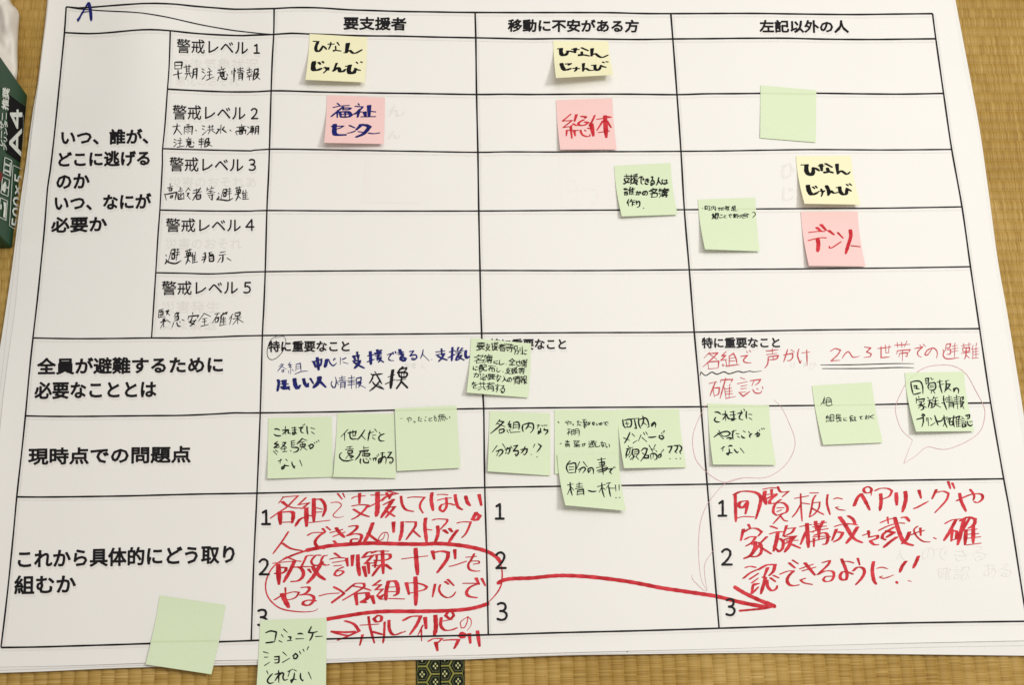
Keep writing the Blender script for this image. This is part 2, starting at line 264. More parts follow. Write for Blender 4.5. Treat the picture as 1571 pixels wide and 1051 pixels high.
'必': [[12, 32, 6, 54, 2, 62, 0, 62], [76, 35, 80, 36, 90, 54, 94, 65], [82, 6, 73, 21, 59, 40, 40, 59, 32, 62], [33, 0, 53, 14], [3, 84, 19, 75, 22, 72, 30, 70], [31, 25, 32, 62, 30, 70, 31, 84, 32, 87, 40, 90, 70, 90, 73, 86, 76, 73]],
'情': [[13, 0, 13, 93], [37, 62, 85, 62], [22, 16, 25, 26], [37, 77, 85, 77], [4, 21, 0, 43], [33, 8, 91, 8], [35, 21, 88, 21], [62, 0, 62, 35], [37, 93, 38, 48, 85, 48, 85, 91, 82, 93, 73, 93], [29, 35, 94, 35]],
'援': [[83, 10, 77, 19, 75, 27], [40, 13, 42, 18, 41, 28], [15, 52, 14, 54], [59, 11, 60, 18], [35, 4, 64, 3, 81, 0, 88, 2], [64, 79, 68, 79], [0, 57, 14, 54, 15, 52, 25, 49, 28, 46], [1, 20, 25, 20], [34, 42, 90, 42], [50, 28, 49, 42, 48, 43, 47, 47, 47, 61], [14, 0, 14, 86, 11, 89, 4, 90], [35, 28, 87, 28], [47, 61, 64, 79, 68, 79, 70, 82, 85, 88, 88, 89, 94, 87], [23, 88, 28, 88, 33, 83, 39, 75, 43, 64, 47, 61, 47, 57, 49, 57, 80, 57, 79, 64, 68, 79, 64, 79, 61, 83, 46, 89, 40, 88]],
'支': [[43, 74, 51, 74], [51, 74, 53, 78, 73, 85, 85, 88, 94, 86], [0, 87, 5, 89, 23, 85, 41, 77, 43, 74], [20, 41, 21, 48, 24, 53, 36, 67, 41, 70, 43, 74], [6, 16, 87, 16], [46, 0, 46, 40], [10, 41, 74, 41, 73, 48, 68, 57, 58, 66, 52, 70, 51, 74]],
'明': [[49, 57, 91, 57], [50, 29, 91, 29], [0, 33, 30, 33], [0, 64, 30, 63, 30, 3, 0, 3, 0, 74], [30, 92, 36, 88, 40, 81, 44, 73, 47, 58, 49, 57, 50, 1, 90, 0, 90, 91, 87, 93, 74, 94]],
'有': [[26, 52, 78, 52], [26, 70, 78, 70], [39, 0, 36, 14], [6, 53, 8, 52, 18, 41, 24, 38], [26, 33, 78, 34, 78, 88, 73, 90, 62, 90, 60, 89], [0, 18, 4, 14, 36, 14, 90, 14, 94, 18], [31, 14, 31, 21, 28, 26, 27, 31, 24, 37, 26, 40, 26, 90]],
'無': [[35, 79, 36, 92], [77, 76, 83, 79, 92, 93], [0, 25, 4, 25, 10, 18, 16, 17], [18, 76, 13, 79, 7, 90, 2, 94], [58, 79, 62, 92], [16, 17, 18, 18, 18, 65], [37, 12, 37, 65], [77, 12, 77, 65], [57, 12, 57, 65], [19, 12, 89, 12], [1, 43, 5, 39, 90, 39, 93, 43], [3, 65, 93, 65], [26, 0, 24, 0, 21, 3, 19, 12, 16, 17]],
'町': [[78, 2, 77, 84, 74, 86, 59, 87], [18, 0, 18, 70], [50, 2, 94, 2], [0, 34, 37, 34], [1, 70, 37, 70, 37, 0, 1, 0, 0, 79]],
'確': [[28, 44, 38, 44, 41, 42, 47, 40], [67, 0, 65, 10], [7, 52, 3, 53, 0, 56, 0, 61], [49, 71, 89, 71], [49, 53, 89, 53], [49, 89, 94, 89], [53, 33, 73, 35, 90, 34], [71, 22, 75, 33, 73, 35, 73, 89], [1, 7, 30, 7], [40, 22, 41, 10, 91, 10, 92, 21], [10, 39, 28, 39, 28, 79, 9, 79], [15, 7, 14, 18, 7, 48, 7, 52, 9, 53, 9, 88], [61, 11, 59, 19, 54, 27, 53, 33, 50, 34, 47, 40, 49, 41, 49, 93]],
'等': [[68, 10, 72, 21], [21, 67, 21, 75], [17, 75, 21, 75], [21, 75, 30, 82], [57, 0, 56, 9], [13, 0, 11, 9], [11, 9, 7, 12, 0, 21], [21, 10, 23, 21], [11, 33, 82, 33], [3, 67, 90, 67], [68, 50, 67, 93, 65, 94, 53, 94], [11, 9, 41, 9, 47, 16], [0, 50, 93, 50], [91, 9, 52, 10, 45, 20, 45, 50]],
'簿': [[23, 9, 27, 20], [0, 51, 5, 51, 14, 55], [21, 67, 7, 90], [8, 30, 18, 34], [17, 0, 14, 1, 14, 7], [14, 7, 10, 9, 3, 20, 0, 20], [40, 74, 40, 81, 47, 88], [66, 9, 69, 19], [58, 0, 56, 1, 55, 7], [80, 21, 83, 22, 85, 24, 85, 28], [55, 7, 52, 9, 44, 19, 42, 20], [75, 69, 75, 87, 74, 92, 63, 93], [35, 48, 86, 48], [27, 74, 92, 74], [35, 58, 86, 58], [25, 31, 30, 28, 91, 28, 94, 31], [59, 25, 59, 64], [35, 64, 35, 38, 85, 38, 86, 40, 86, 64], [14, 7, 22, 9, 41, 8], [55, 7, 64, 9, 92, 8]],
'組': [[51, 61, 87, 61], [7, 69, 4, 86, 2, 89, 0, 90], [21, 31, 19, 38, 11, 47, 9, 54], [22, 0, 15, 14, 8, 24, 7, 30], [33, 67, 36, 79], [51, 33, 87, 33], [20, 69, 22, 82, 22, 86], [42, 89, 94, 89], [51, 89, 52, 4, 87, 5, 87, 89], [33, 40, 35, 51, 37, 55, 35, 59], [7, 30, 22, 31, 25, 29, 31, 19], [4, 56, 9, 54, 16, 54, 35, 51]],
'緊': [[70, 29, 73, 29], [24, 27, 24, 39], [0, 91, 5, 91, 23, 81, 27, 80], [27, 55, 28, 52, 38, 46, 42, 46], [24, 1, 24, 12], [67, 60, 73, 61, 77, 68], [47, 71, 46, 92, 42, 94, 33, 94], [27, 68, 29, 65, 38, 62, 40, 58], [66, 81, 68, 80, 86, 90, 92, 90], [58, 2, 57, 10, 67, 25, 80, 36, 90, 40], [52, 2, 86, 2, 85, 12, 74, 27, 70, 29, 62, 36, 53, 40], [2, 13, 24, 12, 38, 14, 38, 26, 36, 27, 2, 27], [41, 0, 2, 1, 2, 38, 42, 39], [27, 68, 27, 70, 27, 68, 29, 68, 28, 70], [13, 58, 24, 55, 42, 58, 52, 56, 63, 52], [5, 74, 24, 70, 28, 70, 28, 71, 48, 71, 74, 70, 76, 68, 81, 69, 86, 72]],
'者': [[24, 75, 79, 75], [44, 38, 43, 44, 35, 48, 31, 54], [24, 94, 79, 94], [24, 57, 24, 94], [10, 14, 68, 14, 73, 18], [39, 0, 39, 37], [86, 5, 76, 18, 73, 18, 72, 21, 68, 25, 62, 30, 60, 36], [0, 37, 43, 37, 47, 38, 58, 36, 93, 37], [0, 65, 31, 54, 34, 57, 78, 57, 79, 94]],
'葉': [[57, 70, 59, 75, 66, 80, 91, 90, 94, 88], [0, 88, 7, 89, 24, 83, 39, 75, 42, 70], [67, 0, 67, 14], [30, 0, 30, 14], [4, 7, 93, 7], [49, 54, 49, 91], [45, 19, 45, 40, 47, 42, 75, 41, 75, 21], [19, 21, 20, 54, 90, 54], [4, 28, 93, 28], [4, 68, 41, 68, 42, 70, 57, 70, 57, 68, 93, 68]],
'要': [[71, 57, 69, 64, 59, 75, 57, 79], [28, 57, 23, 72], [16, 74, 23, 72], [23, 72, 24, 73, 41, 76, 44, 80], [0, 87, 4, 90, 25, 88, 42, 84, 44, 80], [60, 1, 60, 39], [34, 0, 34, 39, 38, 39, 38, 46, 35, 55], [60, 17, 87, 17, 87, 39, 9, 39, 9, 17, 60, 17], [4, 0, 92, 0], [2, 56, 94, 56], [44, 80, 57, 79, 59, 81, 86, 90, 90, 89]],
'言': [[15, 90, 75, 90], [15, 51, 74, 51], [37, 0, 41, 1, 44, 4, 48, 12, 48, 18], [15, 34, 74, 34], [15, 94, 15, 68, 74, 68, 75, 94], [0, 18, 90, 18]],
'認': [[49, 15, 43, 28], [43, 64, 40, 79, 38, 84], [12, 0, 18, 10], [54, 62, 54, 84, 55, 91, 58, 93, 78, 93, 82, 90, 83, 82], [62, 54, 70, 65, 70, 69], [0, 18, 32, 18], [68, 4, 67, 14, 59, 33, 49, 44, 46, 46, 41, 46], [4, 47, 29, 47], [85, 62, 94, 82], [4, 33, 29, 33], [4, 87, 29, 87, 29, 62, 4, 62, 4, 93], [46, 4, 90, 4, 88, 37, 86, 41, 74, 43]],
'誰': [[4, 47, 30, 47], [0, 19, 33, 19], [70, 1, 74, 9, 73, 14], [47, 31, 40, 35, 38, 40], [14, 1, 19, 9], [4, 33, 30, 33], [49, 41, 90, 41], [49, 64, 89, 64], [49, 87, 93, 87], [51, 20, 92, 20], [73, 20, 73, 87], [4, 88, 30, 88, 30, 63, 4, 64, 4, 93], [59, 0, 56, 1, 47, 29, 49, 33, 49, 94]],
'通': [[0, 37, 15, 38, 15, 75], [15, 75, 10, 77, 1, 86, 1, 91], [15, 75, 31, 84, 43, 87, 82, 87, 93, 87, 94, 84], [4, 2, 15, 13], [42, 11, 48, 10, 66, 17], [35, 56, 88, 56], [61, 24, 61, 73], [35, 39, 88, 39], [35, 0, 86, 0], [35, 73, 35, 24, 64, 24, 65, 22, 70, 22, 73, 24, 88, 24, 88, 69, 86, 73, 76, 74], [82, 1, 79, 7, 68, 14, 66, 22]],
'避': [[72, 0, 75, 12], [2, 4, 11, 15, 13, 19], [88, 20, 84, 24, 81, 31, 80, 38], [66, 22, 67, 27, 67, 32], [12, 78, 17, 79, 32, 87, 44, 89, 85, 88, 90, 88, 94, 85], [0, 42, 12, 42, 12, 78], [1, 86, 7, 80, 12, 78], [75, 38, 75, 75], [60, 57, 89, 57], [59, 39, 90, 38, 94, 42], [60, 13, 90, 13], [30, 29, 50, 29, 50, 5, 30, 6, 29, 47, 32, 48, 34, 50, 34, 75, 52, 75, 52, 47, 33, 47, 32, 48, 29, 48, 26, 52, 26, 55, 22, 65, 22, 69]],
'配': [[90, 37, 56, 37, 56, 86, 59, 89, 65, 91, 89, 90, 92, 86, 94, 75], [2, 84, 40, 84], [2, 66, 40, 66], [56, 2, 90, 2, 90, 44], [28, 0, 26, 47, 28, 50, 40, 50], [15, 0, 15, 41, 10, 53, 2, 53], [0, 0, 42, 0], [2, 92, 3, 21, 40, 21, 40, 90]],
'長': [[20, 17, 75, 17], [20, 33, 75, 33], [62, 72, 64, 69, 82, 58, 87, 58], [17, 85, 14, 87, 14, 90], [45, 49, 46, 56, 50, 63, 56, 70, 62, 72], [62, 72, 64, 77, 82, 85, 89, 87, 94, 85], [17, 85, 25, 85, 48, 79, 48, 77], [79, 0, 20, 1, 20, 48, 18, 49, 17, 85], [0, 48, 90, 48]],
'難': [[77, 10, 82, 12], [0, 90, 4, 90, 8, 87, 14, 81, 17, 77, 20, 75], [20, 75, 25, 77, 38, 87], [20, 68, 21, 67], [39, 34, 46, 34], [46, 34, 48, 31, 53, 29], [54, 64, 90, 64, 94, 67], [54, 42, 90, 42], [56, 20, 91, 20], [4, 55, 39, 55], [55, 86, 91, 86], [76, 20, 76, 86], [21, 27, 38, 27, 39, 42, 4, 43, 4, 27, 21, 27], [1, 6, 42, 6], [21, 18, 21, 67, 20, 68, 20, 75], [0, 68, 42, 68], [10, 0, 10, 16, 12, 17, 22, 18, 33, 17, 33, 0], [61, 0, 53, 27, 54, 30, 54, 91], [74, 1, 77, 8, 77, 14]],
}
def glyph(ch):
    if ch == '!': return [[(50, 0), (44, 62)], [(44, 90), (46, 94)]]
    if ch in '・.、': return [[(40, 40), (54, 54)]]
    if ch == '-': return [[(0, 47), (94, 45)]]
    if ch == 'ご': ch = 'こ'
    return [list(zip(s[0::2], s[1::2])) for s in GL[ch]]
def hand(ink, spec, org, w, nib='r', jit=1.0, shift=(0, 0)):
    """spec: 'char x0 y0 x1 y1;...' measured boxes; org = (x0, y0, scale) of the measuring window"""
    if nib == 'r': w *= 1.22
    for it in spec.split(';'):
        it = it.split()
        ch = it[0]; x0, y0, x1, y1 = (float(v) for v in it[1:5]); ww = float(it[5])*1.15 if len(it) > 5 else w
        x0, x1 = org[0]+x0/org[2]+shift[0], org[0]+x1/org[2]+shift[0]; y0, y1 = org[1]+y0/org[2]+shift[1], org[1]+y1/org[2]+shift[1]
        S = glyph(ch); xs = [p[0] for s in S for p in s]; ys = [p[1] for s in S for p in s]
        gx0, gx1, gy0, gy1 = min(xs), max(xs), min(ys), max(ys)
        if ch in '・.、': gx0, gx1, gy0, gy1 = 35, 60, 35, 60
        sx = (x1-x0)/max(gx1-gx0, 1); sy = (y1-y0)/max(gy1-gy0, 1)
        if gx1-gx0 < 12: sx = 0
        if gy1-gy0 < 12: sy = (y1-y0)/94 if ch != '-' else 0
        seed = Vector((x0*.37, y0*.53, len(spec)*.1)); sl = random.uniform(-.05, .03)
        size = max(x1-x0, y1-y0)
        polys = []
        for s in S:
            Q = []; ox, oy = random.gauss(0, .022)*size*jit, random.gauss(0, .022)*size*jit
            if len(s) == 2 and random.random() < .7:      # a slight bow in straight strokes
                (ax, ay), (bx, by) = s; k = random.uniform(-.06, .06)
                s = [s[0], ((ax+bx)/2+(by-ay)*k, (ay+by)/2-(bx-ax)*k), s[1]]
            for gx, gy in s:
                u = (gx-gx0)/max(gx1-gx0, 1); v = (gy-gy0)/max(gy1-gy0, 1)
                nx = noise.noise(seed+Vector((u*2.1, v*2.1, 0)))*.13*size*jit; ny = noise.noise(seed+Vector((u*2.1, v*2.1, 7)))*.13*size*jit
                x = (x0+(gx-gx0)*sx) if sx else (x0+x1)/2+(gx-(gx0+gx1)/2)*.2; y = (y0+(gy-gy0)*sy) if sy else (y0+y1)/2+(gy-(gy0+gy1)/2)*.2
                Q.append((x+nx+ox+sl*((y0+y1)/2-y), y+ny+oy-.04*(x-(x0+x1)/2)))
            a, b = Q[-2], Q[-1]; d = math.hypot(b[0]-a[0], b[1]-a[1])
            if d > 1e-3:                                   # pens overshoot a little at the end of a stroke
                k = random.uniform(0, .05)*size/d; Q[-1] = (b[0]+(b[0]-a[0])*k, b[1]+(b[1]-a[1])*k)
            polys += sweep(smooth(Q, 2.2, -.25), ww*random.uniform(.88, 1.12), nib)
        ink.add(polys)
def drawn(ink, text, org, w=4.0, nib='c'):
    """text: strokes '[w|]x,y x,y ...;' measured by eye; prefix r = round nib"""
    for st in text.replace('\n', ' ').split(';'):
        st = st.strip()
        if not st: continue
        ww, nb = w, nib
        if '|' in st:
            a, st = st.split('|')
            if a[0] == 'r': nb = 'r'; a = a[1:]
            ww = float(a)
        P = [tuple(float(v) for v in q.split(',')) for q in st.split()]
        P = [(org[0]+x/org[2], org[1]+y/org[2]) for x, y in P]
        ink.add(sweep(smooth(P, 1.6), ww, nb, taper=(nb == 'r' and ww < 3) or nb == 'c'))
def printed(ink, body, TL, TR, h, bold=1.3, shift=(0, 0), slant=0.0, quad=None):
    """type set so that its ink fills the measured parallelogram; bold = extra weight along every contour"""
    cu = bpy.data.curves.new('type', 'FONT'); cu.body = body; cu.size = 1; cu.resolution_u = 2
    o = link(bpy.data.objects.new('type', cu)); dg = bpy.context.evaluated_depsgraph_get()
    me = bpy.data.meshes.new_from_object(o.evaluated_get(dg)); me.calc_loop_triangles()
    vs = [v.co.to_2d() for v in me.vertices]; tris = [list(t.vertices) for t in me.loop_triangles]
    bpy.data.objects.remove(o); bpy.data.curves.remove(cu); bpy.data.meshes.remove(me)
    x0 = min(v.x for v in vs); x1 = max(v.x for v in vs); y0 = min(v.y for v in vs); y1 = max(v.y for v in vs)
    out = []; g = bold/2
    for v in vs:
        u = (v.x-x0)/(x1-x0); t = (y1-v.y)/(y1-y0)
        if quad:
            A, B, C = quad; out.append((A[0]+(B[0]-A[0])*u+(C[0]-A[0])*t, A[1]+(B[1]-A[1])*u+(C[1]-A[1])*t))
        else: out.append((TL[0]+g+(TR[0]-TL[0]-2*g)*u-slant*t*h+shift[0], TL[1]+g+(TR[1]-TL[1])*u+t*(h-2*g)+shift[1]))
    if bold <= 0: ink.raw(out, tris); return
    cnt = {}
    for t in tris:
        for i in range(3):
            k = tuple(sorted((t[i], t[(i+1) % 3]))); cnt[k] = cnt.get(k, 0)+1
    # work glyph cluster by glyph cluster (connected pieces) to keep each union small
    par = list(range(len(out)))
    def find(i):
        while par[i] != i: par[i] = par[par[i]]; i = par[i]
        return i
    key = {}
    for i, q in enumerate(out):
        k = (round(q[0], 3), round(q[1], 3))
        if k in key: par[find(i)] = find(key[k])
        else: key[k] = i
    for t in tris: par[find(t[0])] = find(t[1]); par[find(t[1])] = find(t[2])
    cell = {}
    for t in tris:
        cx = int((sum(out[i][0] for i in t)/3)/max(h if not quad else 9, 6)); cell.setdefault(0, []).append(t)
    groups = {}
    for t in tris: groups.setdefault(find(t[0]), [[], []])[0].append(t)
    for k, c in cnt.items():
        if c == 1: groups[find(k[0])][1].append(k)
    allp = []
    for ts, es in groups.values():
        P = []
        for t in ts:
            q = [out[i] for i in t]; ar = (q[1][0]-q[0][0])*(q[2][1]-q[0][1])-(q[1][1]-q[0][1])*(q[2][0]-q[0][0])
            if abs(ar) < 1e-6: continue
            P.append(q if ar > 0 else q[::-1])
        for i, j in es: P += sweep([out[i], out[j]], bold, 'r', False)
        bx = [min(q[0] for p in P for q in p), max(q[0] for p in P for q in p), min(q[1] for p in P for q in p), max(q[1] for p in P for q in p)]
        allp.append([bx, P])
    # join pieces whose boxes overlap so that strokes touching after emboldening stay one face set
    merged = True
    while merged:
        merged = False
        for i in range(len(allp)):
            for j in range(i+1, len(allp)):
                a, b = allp[i][0], allp[j][0]
                if a[0] < b[1] and b[0] < a[1] and a[2] < b[3] and b[2] < a[3]:
                    allp[i] = [[min(a[0], b[0]), max(a[1], b[1]), min(a[2], b[2]), max(a[3], b[3])], allp[i][1]+allp[j][1]]
                    del allp[j]; merged = True; break
            if merged: break
    for bx, P in allp: ink.add(P)
NUM = {'1': [[(.10, .20), (.52, .06), (.54, 1)], [(0, 1), (1, 1)]],
       '2': [[(.05, .16), (.28, .02), (.60, .01), (.84, .14), (.86, .32), (.70, .54), (.40, .78), (.06, .98)], [(.06, .98), (1, .98)]],
       '3': [[(.05, .07), (.35, 0), (.74, .05), (.85, .2), (.78, .37), (.56, .46), (.30, .47)], [(.30, .47), (.64, .50), (.92, .63), (.93, .81), (.72, .96), (.36, 1), (.02, .94)]],
       '4': [[(.74, .0), (0, .68)], [(0, .68), (1, .68)], [(.76, 0), (.76, 1)]],
       '5': [[(.94, .02), (.20, .03)], [(.20, .03), (.17, .42)], [(.17, .42), (.50, .37), (.84, .49), (.93, .70), (.77, .92), (.40, 1), (.0, .95)]]}
def numeral(ink, ch, x0, y0, x1, y1, w):
    g = w/2; P = []
    for s in NUM[ch]: P += sweep(smooth([(x0+g+(x1-x0-w)*u, y0+g+(y1-y0-w)*v) for u, v in s]), w, 'r', False)
    ink.add(P)
def path(ink, P, w, org=(0, 0, 1), shift=(0, 0)):
    w *= 1.36
    P = [(org[0]+x/org[2]+shift[0], org[1]+y/org[2]+shift[1]) for x, y in P]
    Q = []
    S = smooth(P, 12)
    for a, b in zip(S, S[1:]):
        n = max(1, int(math.hypot(b[0]-a[0], b[1]-a[1])/14))
        Q += [(a[0]+(b[0]-a[0])*i/n, a[1]+(b[1]-a[1])*i/n) for i in range(n)]
    Q.append(S[-1])
    # a ribbon with mitred joints
    v = []; f = []
    for i, p in enumerate(Q):
        a = Q[max(0, i-1)]; b = Q[min(len(Q)-1, i+1)]; dx, dy = b[0]-a[0], b[1]-a[1]; l = math.hypot(dx, dy) or 1
        k = w/2*(1+.08*math.sin(i*.9+p[0]*.05)); v += [(p[0]-dy/l*k, p[1]+dx/l*k), (p[0]+dy/l*k, p[1]-dx/l*k)]
    f = [[2*i, 2*i+1, 2*i+3, 2*i+2] for i in range(len(Q)-1)]
    ink.raw(v, f)
def pts(s): return [tuple(float(v) for v in q.split(',')) for q in s.split()]

# ================================================================ floor and tatami
PITCH = .0140
floor_m, nt, b = nodes('dark_wooden_subfloor'); b.inputs['Base Color'].default_value = (.10, .065, .035, 1); b.inputs['Roughness'].default_value = .8
mesh_obj('floor', [(-4, -4, -.056), (4, -4, -.056), (4, 4, -.056), (-4, 4, -.056)], [(0, 1, 2, 3)], floor_m)['kind'] = 'structure'
def rush_mat(name, axis):
    """axis = direction of the ribs; rush strands run across them"""
    m, nt, b = nodes(name); N = nt.nodes; L = nt.links
    tc = N.new('ShaderNodeTexCoord'); sep = N.new('ShaderNodeSeparateXYZ'); L.new(tc.outputs['Object'], sep.inputs[0])
    along, across = (sep.outputs[0], sep.outputs[1]) if axis == 'X' else (sep.outputs[1], sep.outputs[0])
    def mth(op, a, bb=None, c=None):
        n = N.new('ShaderNodeMath'); n.operation = op
        for i, v in enumerate((a, bb, c)):
            if v is None: continue
            if isinstance(v, (int, float)): n.inputs[i].default_value = v
            else: L.new(v, n.inputs[i])
        return n.outputs[0]
    rib = mth('FLOOR', mth('DIVIDE', across, PITCH))
    def nz(x, y, z=0.0, detail=2):
        cb = N.new('ShaderNodeCombineXYZ')
        for i, v in enumerate((x, y, z)):
            if isinstance(v, (int, float)): cb.inputs[i].default_value = v
            else: L.new(v, cb.inputs[i])
        n = N.new('ShaderNodeTexNoise'); n.inputs['Scale'].default_value = 1; n.inputs['Detail'].default_value = detail
        L.new(cb.outputs[0], n.inputs['Vector']); return n.outputs[0]
    strand = nz(mth('MULTIPLY', along, 900), mth('MULTIPLY', rib, 3.7), 0, 2)          # strands, broken at every rib
    coarse = nz(mth('MULTIPLY', along, 130), mth('MULTIPLY', rib, 1.9), 5, 1)
    lng = nz(mth('MULTIPLY', along, 480), mth('MULTIPLY', across, 9), 11, 2)            # strands that run on
    patch = nz(mth('MULTIPLY', along, 7), mth('MULTIPLY', across, 7), 3, 3)
    v = mth('ADD', mth('MULTIPLY', strand, .46), mth('ADD', mth('MULTIPLY', coarse, .10), mth('ADD', mth('MULTIPLY', lng, .30), mth('MULTIPLY', patch, .25))))
    cr = N.new('ShaderNodeValToRGB'); L.new(v, cr.inputs[0])
    e = cr.color_ramp.elements
    e[0].position = .44; e[0].color = (*lin(RUSH[0]), 1); e[1].position = .80; e[1].color = (*lin(RUSH[3]), 1)
    k = e.new(.56); k.color = (*lin(RUSH[1]), 1); k = e.new(.68); k.color = (*lin(RUSH[2]), 1)
    L.new(cr.outputs[0], b.inputs['Base Color'])
    bp = N.new('ShaderNodeBump'); bp.inputs['Strength'].default_value = .8; bp.inputs['Distance'].default_value = .0007
    L.new(mth('ADD', strand, lng), bp.inputs['Height']); L.new(bp.outputs[0], b.inputs['Normal'])
    b.inputs['Roughness'].default_value = .55; b.inputs['Specular IOR Level'].default_value = .3
    return m
RUSH = ((146, 112, 46), (172, 138, 68), (192, 160, 94), (214, 188, 130))
RX, RY = rush_mat('rush_weave_ribs_across', 'X'), rush_mat('rush_weave_ribs_down', 'Y')
def ribs(x0, x1, y0, y1, axis, mat, parent):
    lo, hi = (y0, y1) if axis == 'X' else (x0, x1); a0, a1 = (x0, x1) if axis == 'X' else (y0, y1)
    i0, i1 = int(math.floor(lo/PITCH)), int(math.ceil(hi/PITCH))
    prof = [(0, -.0024), (.08, -.0015), (.22, -.0006), (.5, 0), (.78, -.0006), (.92, -.0015)]
    cs = []
    for i in range(i0, i1):
        for s, z in prof: cs.append(((i+s)*PITCH, z, i))
    cs = [c for c in cs if lo <= c[0] <= hi]; cs = [(lo, cs[0][1], cs[0][2])]+cs+[(hi, cs[-1][1], cs[-1][2])]
    n = max(2, int((a1-a0)/.018)); vs = []; fs = []
    for j in range(n+1):
        a = a0+(a1-a0)*j/n
        for c, z, i in cs:
            w = noise.noise(Vector((a*22, i*3.3, 1)))*.0005; dz = noise.noise(Vector((a*30, i*5.1, 8)))*.00035
            cc = c+w if lo < c < hi else c
            vs.append((a, cc, z+dz) if axis == 'X' else (cc, a, z+dz))
    m = len(cs)
    for j in range(n):
        for k in range(m-1):
            q = (j*m+k, j*m+k+1, (j+1)*m+k+1, (j+1)*m+k)
            fs.append(q[::-1] if axis == 'X' else q[::-1])
    if axis == 'Y': fs = [f[::-1] for f in fs]
    return mesh_obj('rush_cover', vs, fs, mat, parent, smooth=True)
def box(name, x0, x1, y0, y1, z0, z1, mat, parent=None):
    v = [(x, y, z) for z in (z0, z1) for y in (y0, y1) for x in (x0, x1)]
    return mesh_obj(name, v, [(0, 2, 3, 1), (4, 5, 7, 6), (0, 1, 5, 4), (2, 6, 7, 3), (0, 4, 6, 2), (1, 3, 7, 5)], mat, parent)
straw, _nt, _b = nodes('pressed_straw_core'); _b.inputs['Base Color'].default_value = (*lin((150, 122, 70)), 1); _b.inputs['Roughness'].default_value = .9
YB = at_z(785, 800, 0).y                       # joint between the upper mat and the lower two, hidden by the sheets
XL = at_z(638.5, 1030, 0).x; XM = at_z(675.6, 1030, 0).x; XR = at_z(713, 1030, 0).x
def empty(name, loc): o = bpy.data.objects.new(name, None); o.location = loc; return link(o)
def under(o):                                   # keep world coordinates while parented to an Empty away from the origin
    for c in o.children: c.matrix_parent_inverse = Matrix.Translation(-o.location)
heri_dark = ink_mat('blackish_green_border_cloth', (16, 20, 12), (30, 36, 20), scale=900, rough=.8)
heri_gold = ink_mat('gold_green_border_thread', (150, 148, 72), (118, 118, 52), scale=1200, rough=.7)
heri_thin = ink_mat('pale_border_thread', (120, 124, 82), (92, 96, 60), scale=1200, rough=.7)
heri_dot = ink_mat('cream_border_thread', (206, 206, 150), (180, 180, 120), scale=1200, rough=.7)
def hexagon(cx, cy, R): return [(cx+R*math.cos(k*math.pi/3), cy+R*math.sin(k*math.pi/3)) for k in range(6)]
def border(xa, xb, y0, y1, cols, parent):
    """cloth edging with a tortoise-shell pattern"""
    n = 6; vs = []; fs = []
    box('border_cloth', xa, xb, y0, y1, -.05, .0008, heri_dark, parent)
    R = (at_z(668.1, 1030, 0).x-at_z(647.7, 1030, 0).x)/1.5; H = R*math.sqrt(3)
    for mat, nm in ((heri_gold, 'woven_hexagon_border'), (heri_thin, 'woven_hexagon_ring'), (heri_dot, 'woven_flower_dot')):
        v = []; f = []
        def ring(cx, cy, r0, r1):
            a, b_ = hexagon(cx, cy, r0), hexagon(cx, cy, r1)
            for k in range(6):
                q = [a[k], a[(k+1) % 6], b_[(k+1) % 6], b_[k]]
                q = [(min(max(x, xa+.0004), xb-.0004), y) for x, y in q]
                if max(x for x, _ in q)-min(x for x, _ in q) < 1e-5: continue
                i = len(v); v.extend((x, y, zz) for x, y in q); f.append((i, i+1, i+2, i+3))
        for ci, (cx, ph) in enumerate(cols):
            y = y0+R+ph*H/2
            while y < y1-R:
                zz = .0012
                if mat is heri_gold: ring(cx, y, R*.90, R*1.0)
                elif mat is heri_thin: ring(cx, y, R*.63, R*.69)
                else:
                    for dx, dy in ((0, .24), (0, -.24), (.2, 0), (-.2, 0)):
                        h = [(cx+dx*R+x*R*.10, y+dy*R+yy*R*.13) for x, yy in ((1, 0), (.5, .9), (-.5, .9), (-1, 0), (-.5, -.9), (.5, -.9))]
                        h = [(x, q) for x, q in h if xa < x < xb]
                        if len(h) == 6: i = len(v); v.extend((x, q, zz) for x, q in h); f.append(tuple(range(i, i+6)))
                y += H
        mesh_obj(nm, v, f, mat, parent)
tm = empty('tatami_mat', (0, YB+.45, 0)); tag(tm, 'tatami mat with ribs running across, beside the carton and right of the sheets', 'tatami mat', 'tatami mats on the floor')
box('straw_core', -1.3, 1.3, YB+.0005, YB+.95, -.055, -.003, straw, tm); ribs(-1.3, 1.3, YB+.0005, YB+.95, 'X', RX, tm); under(tm)
hxL = [at_z(647.7, 1030, 0).x, at_z(668.1, 1030, 0).x]; hxR = [at_z(682.3, 1030, 0).x, at_z(702.7, 1030, 0).x]
tl = empty('tatami_mat', (XM-.6, YB-.3, 0)); tag(tl, 'tatami mat below the sheets, left of the dark hexagon cloth border', 'tatami mat', 'tatami mats on the floor')
box('straw_core', XM-1.3, XL, YB-.95, YB-.0005, -.055, -.003, straw, tl); ribs(XM-1.3, XL, YB-.95, YB-.0005, 'Y', RY, tl)
border(XL, XM-.0004, YB-.95, YB-.0005, [(hxL[0], 0), (hxL[1], 1)], tl); under(tl)
tr = empty('tatami_mat', (XM+.6, YB-.3, 0)); tag(tr, 'tatami mat below the sheets, right of the dark hexagon cloth border', 'tatami mat', 'tatami mats on the floor')
box('straw_core', XR, XM+1.5, YB-.95, YB-.0005, -.055, -.003, straw, tr); ribs(XR, XM+1.5, YB-.95, YB-.0005, 'Y', RY, tr)
border(XM+.0004, XR, YB-.95, YB-.0005, [(hxR[0], 0), (hxR[1], 1)], tr); under(tr)

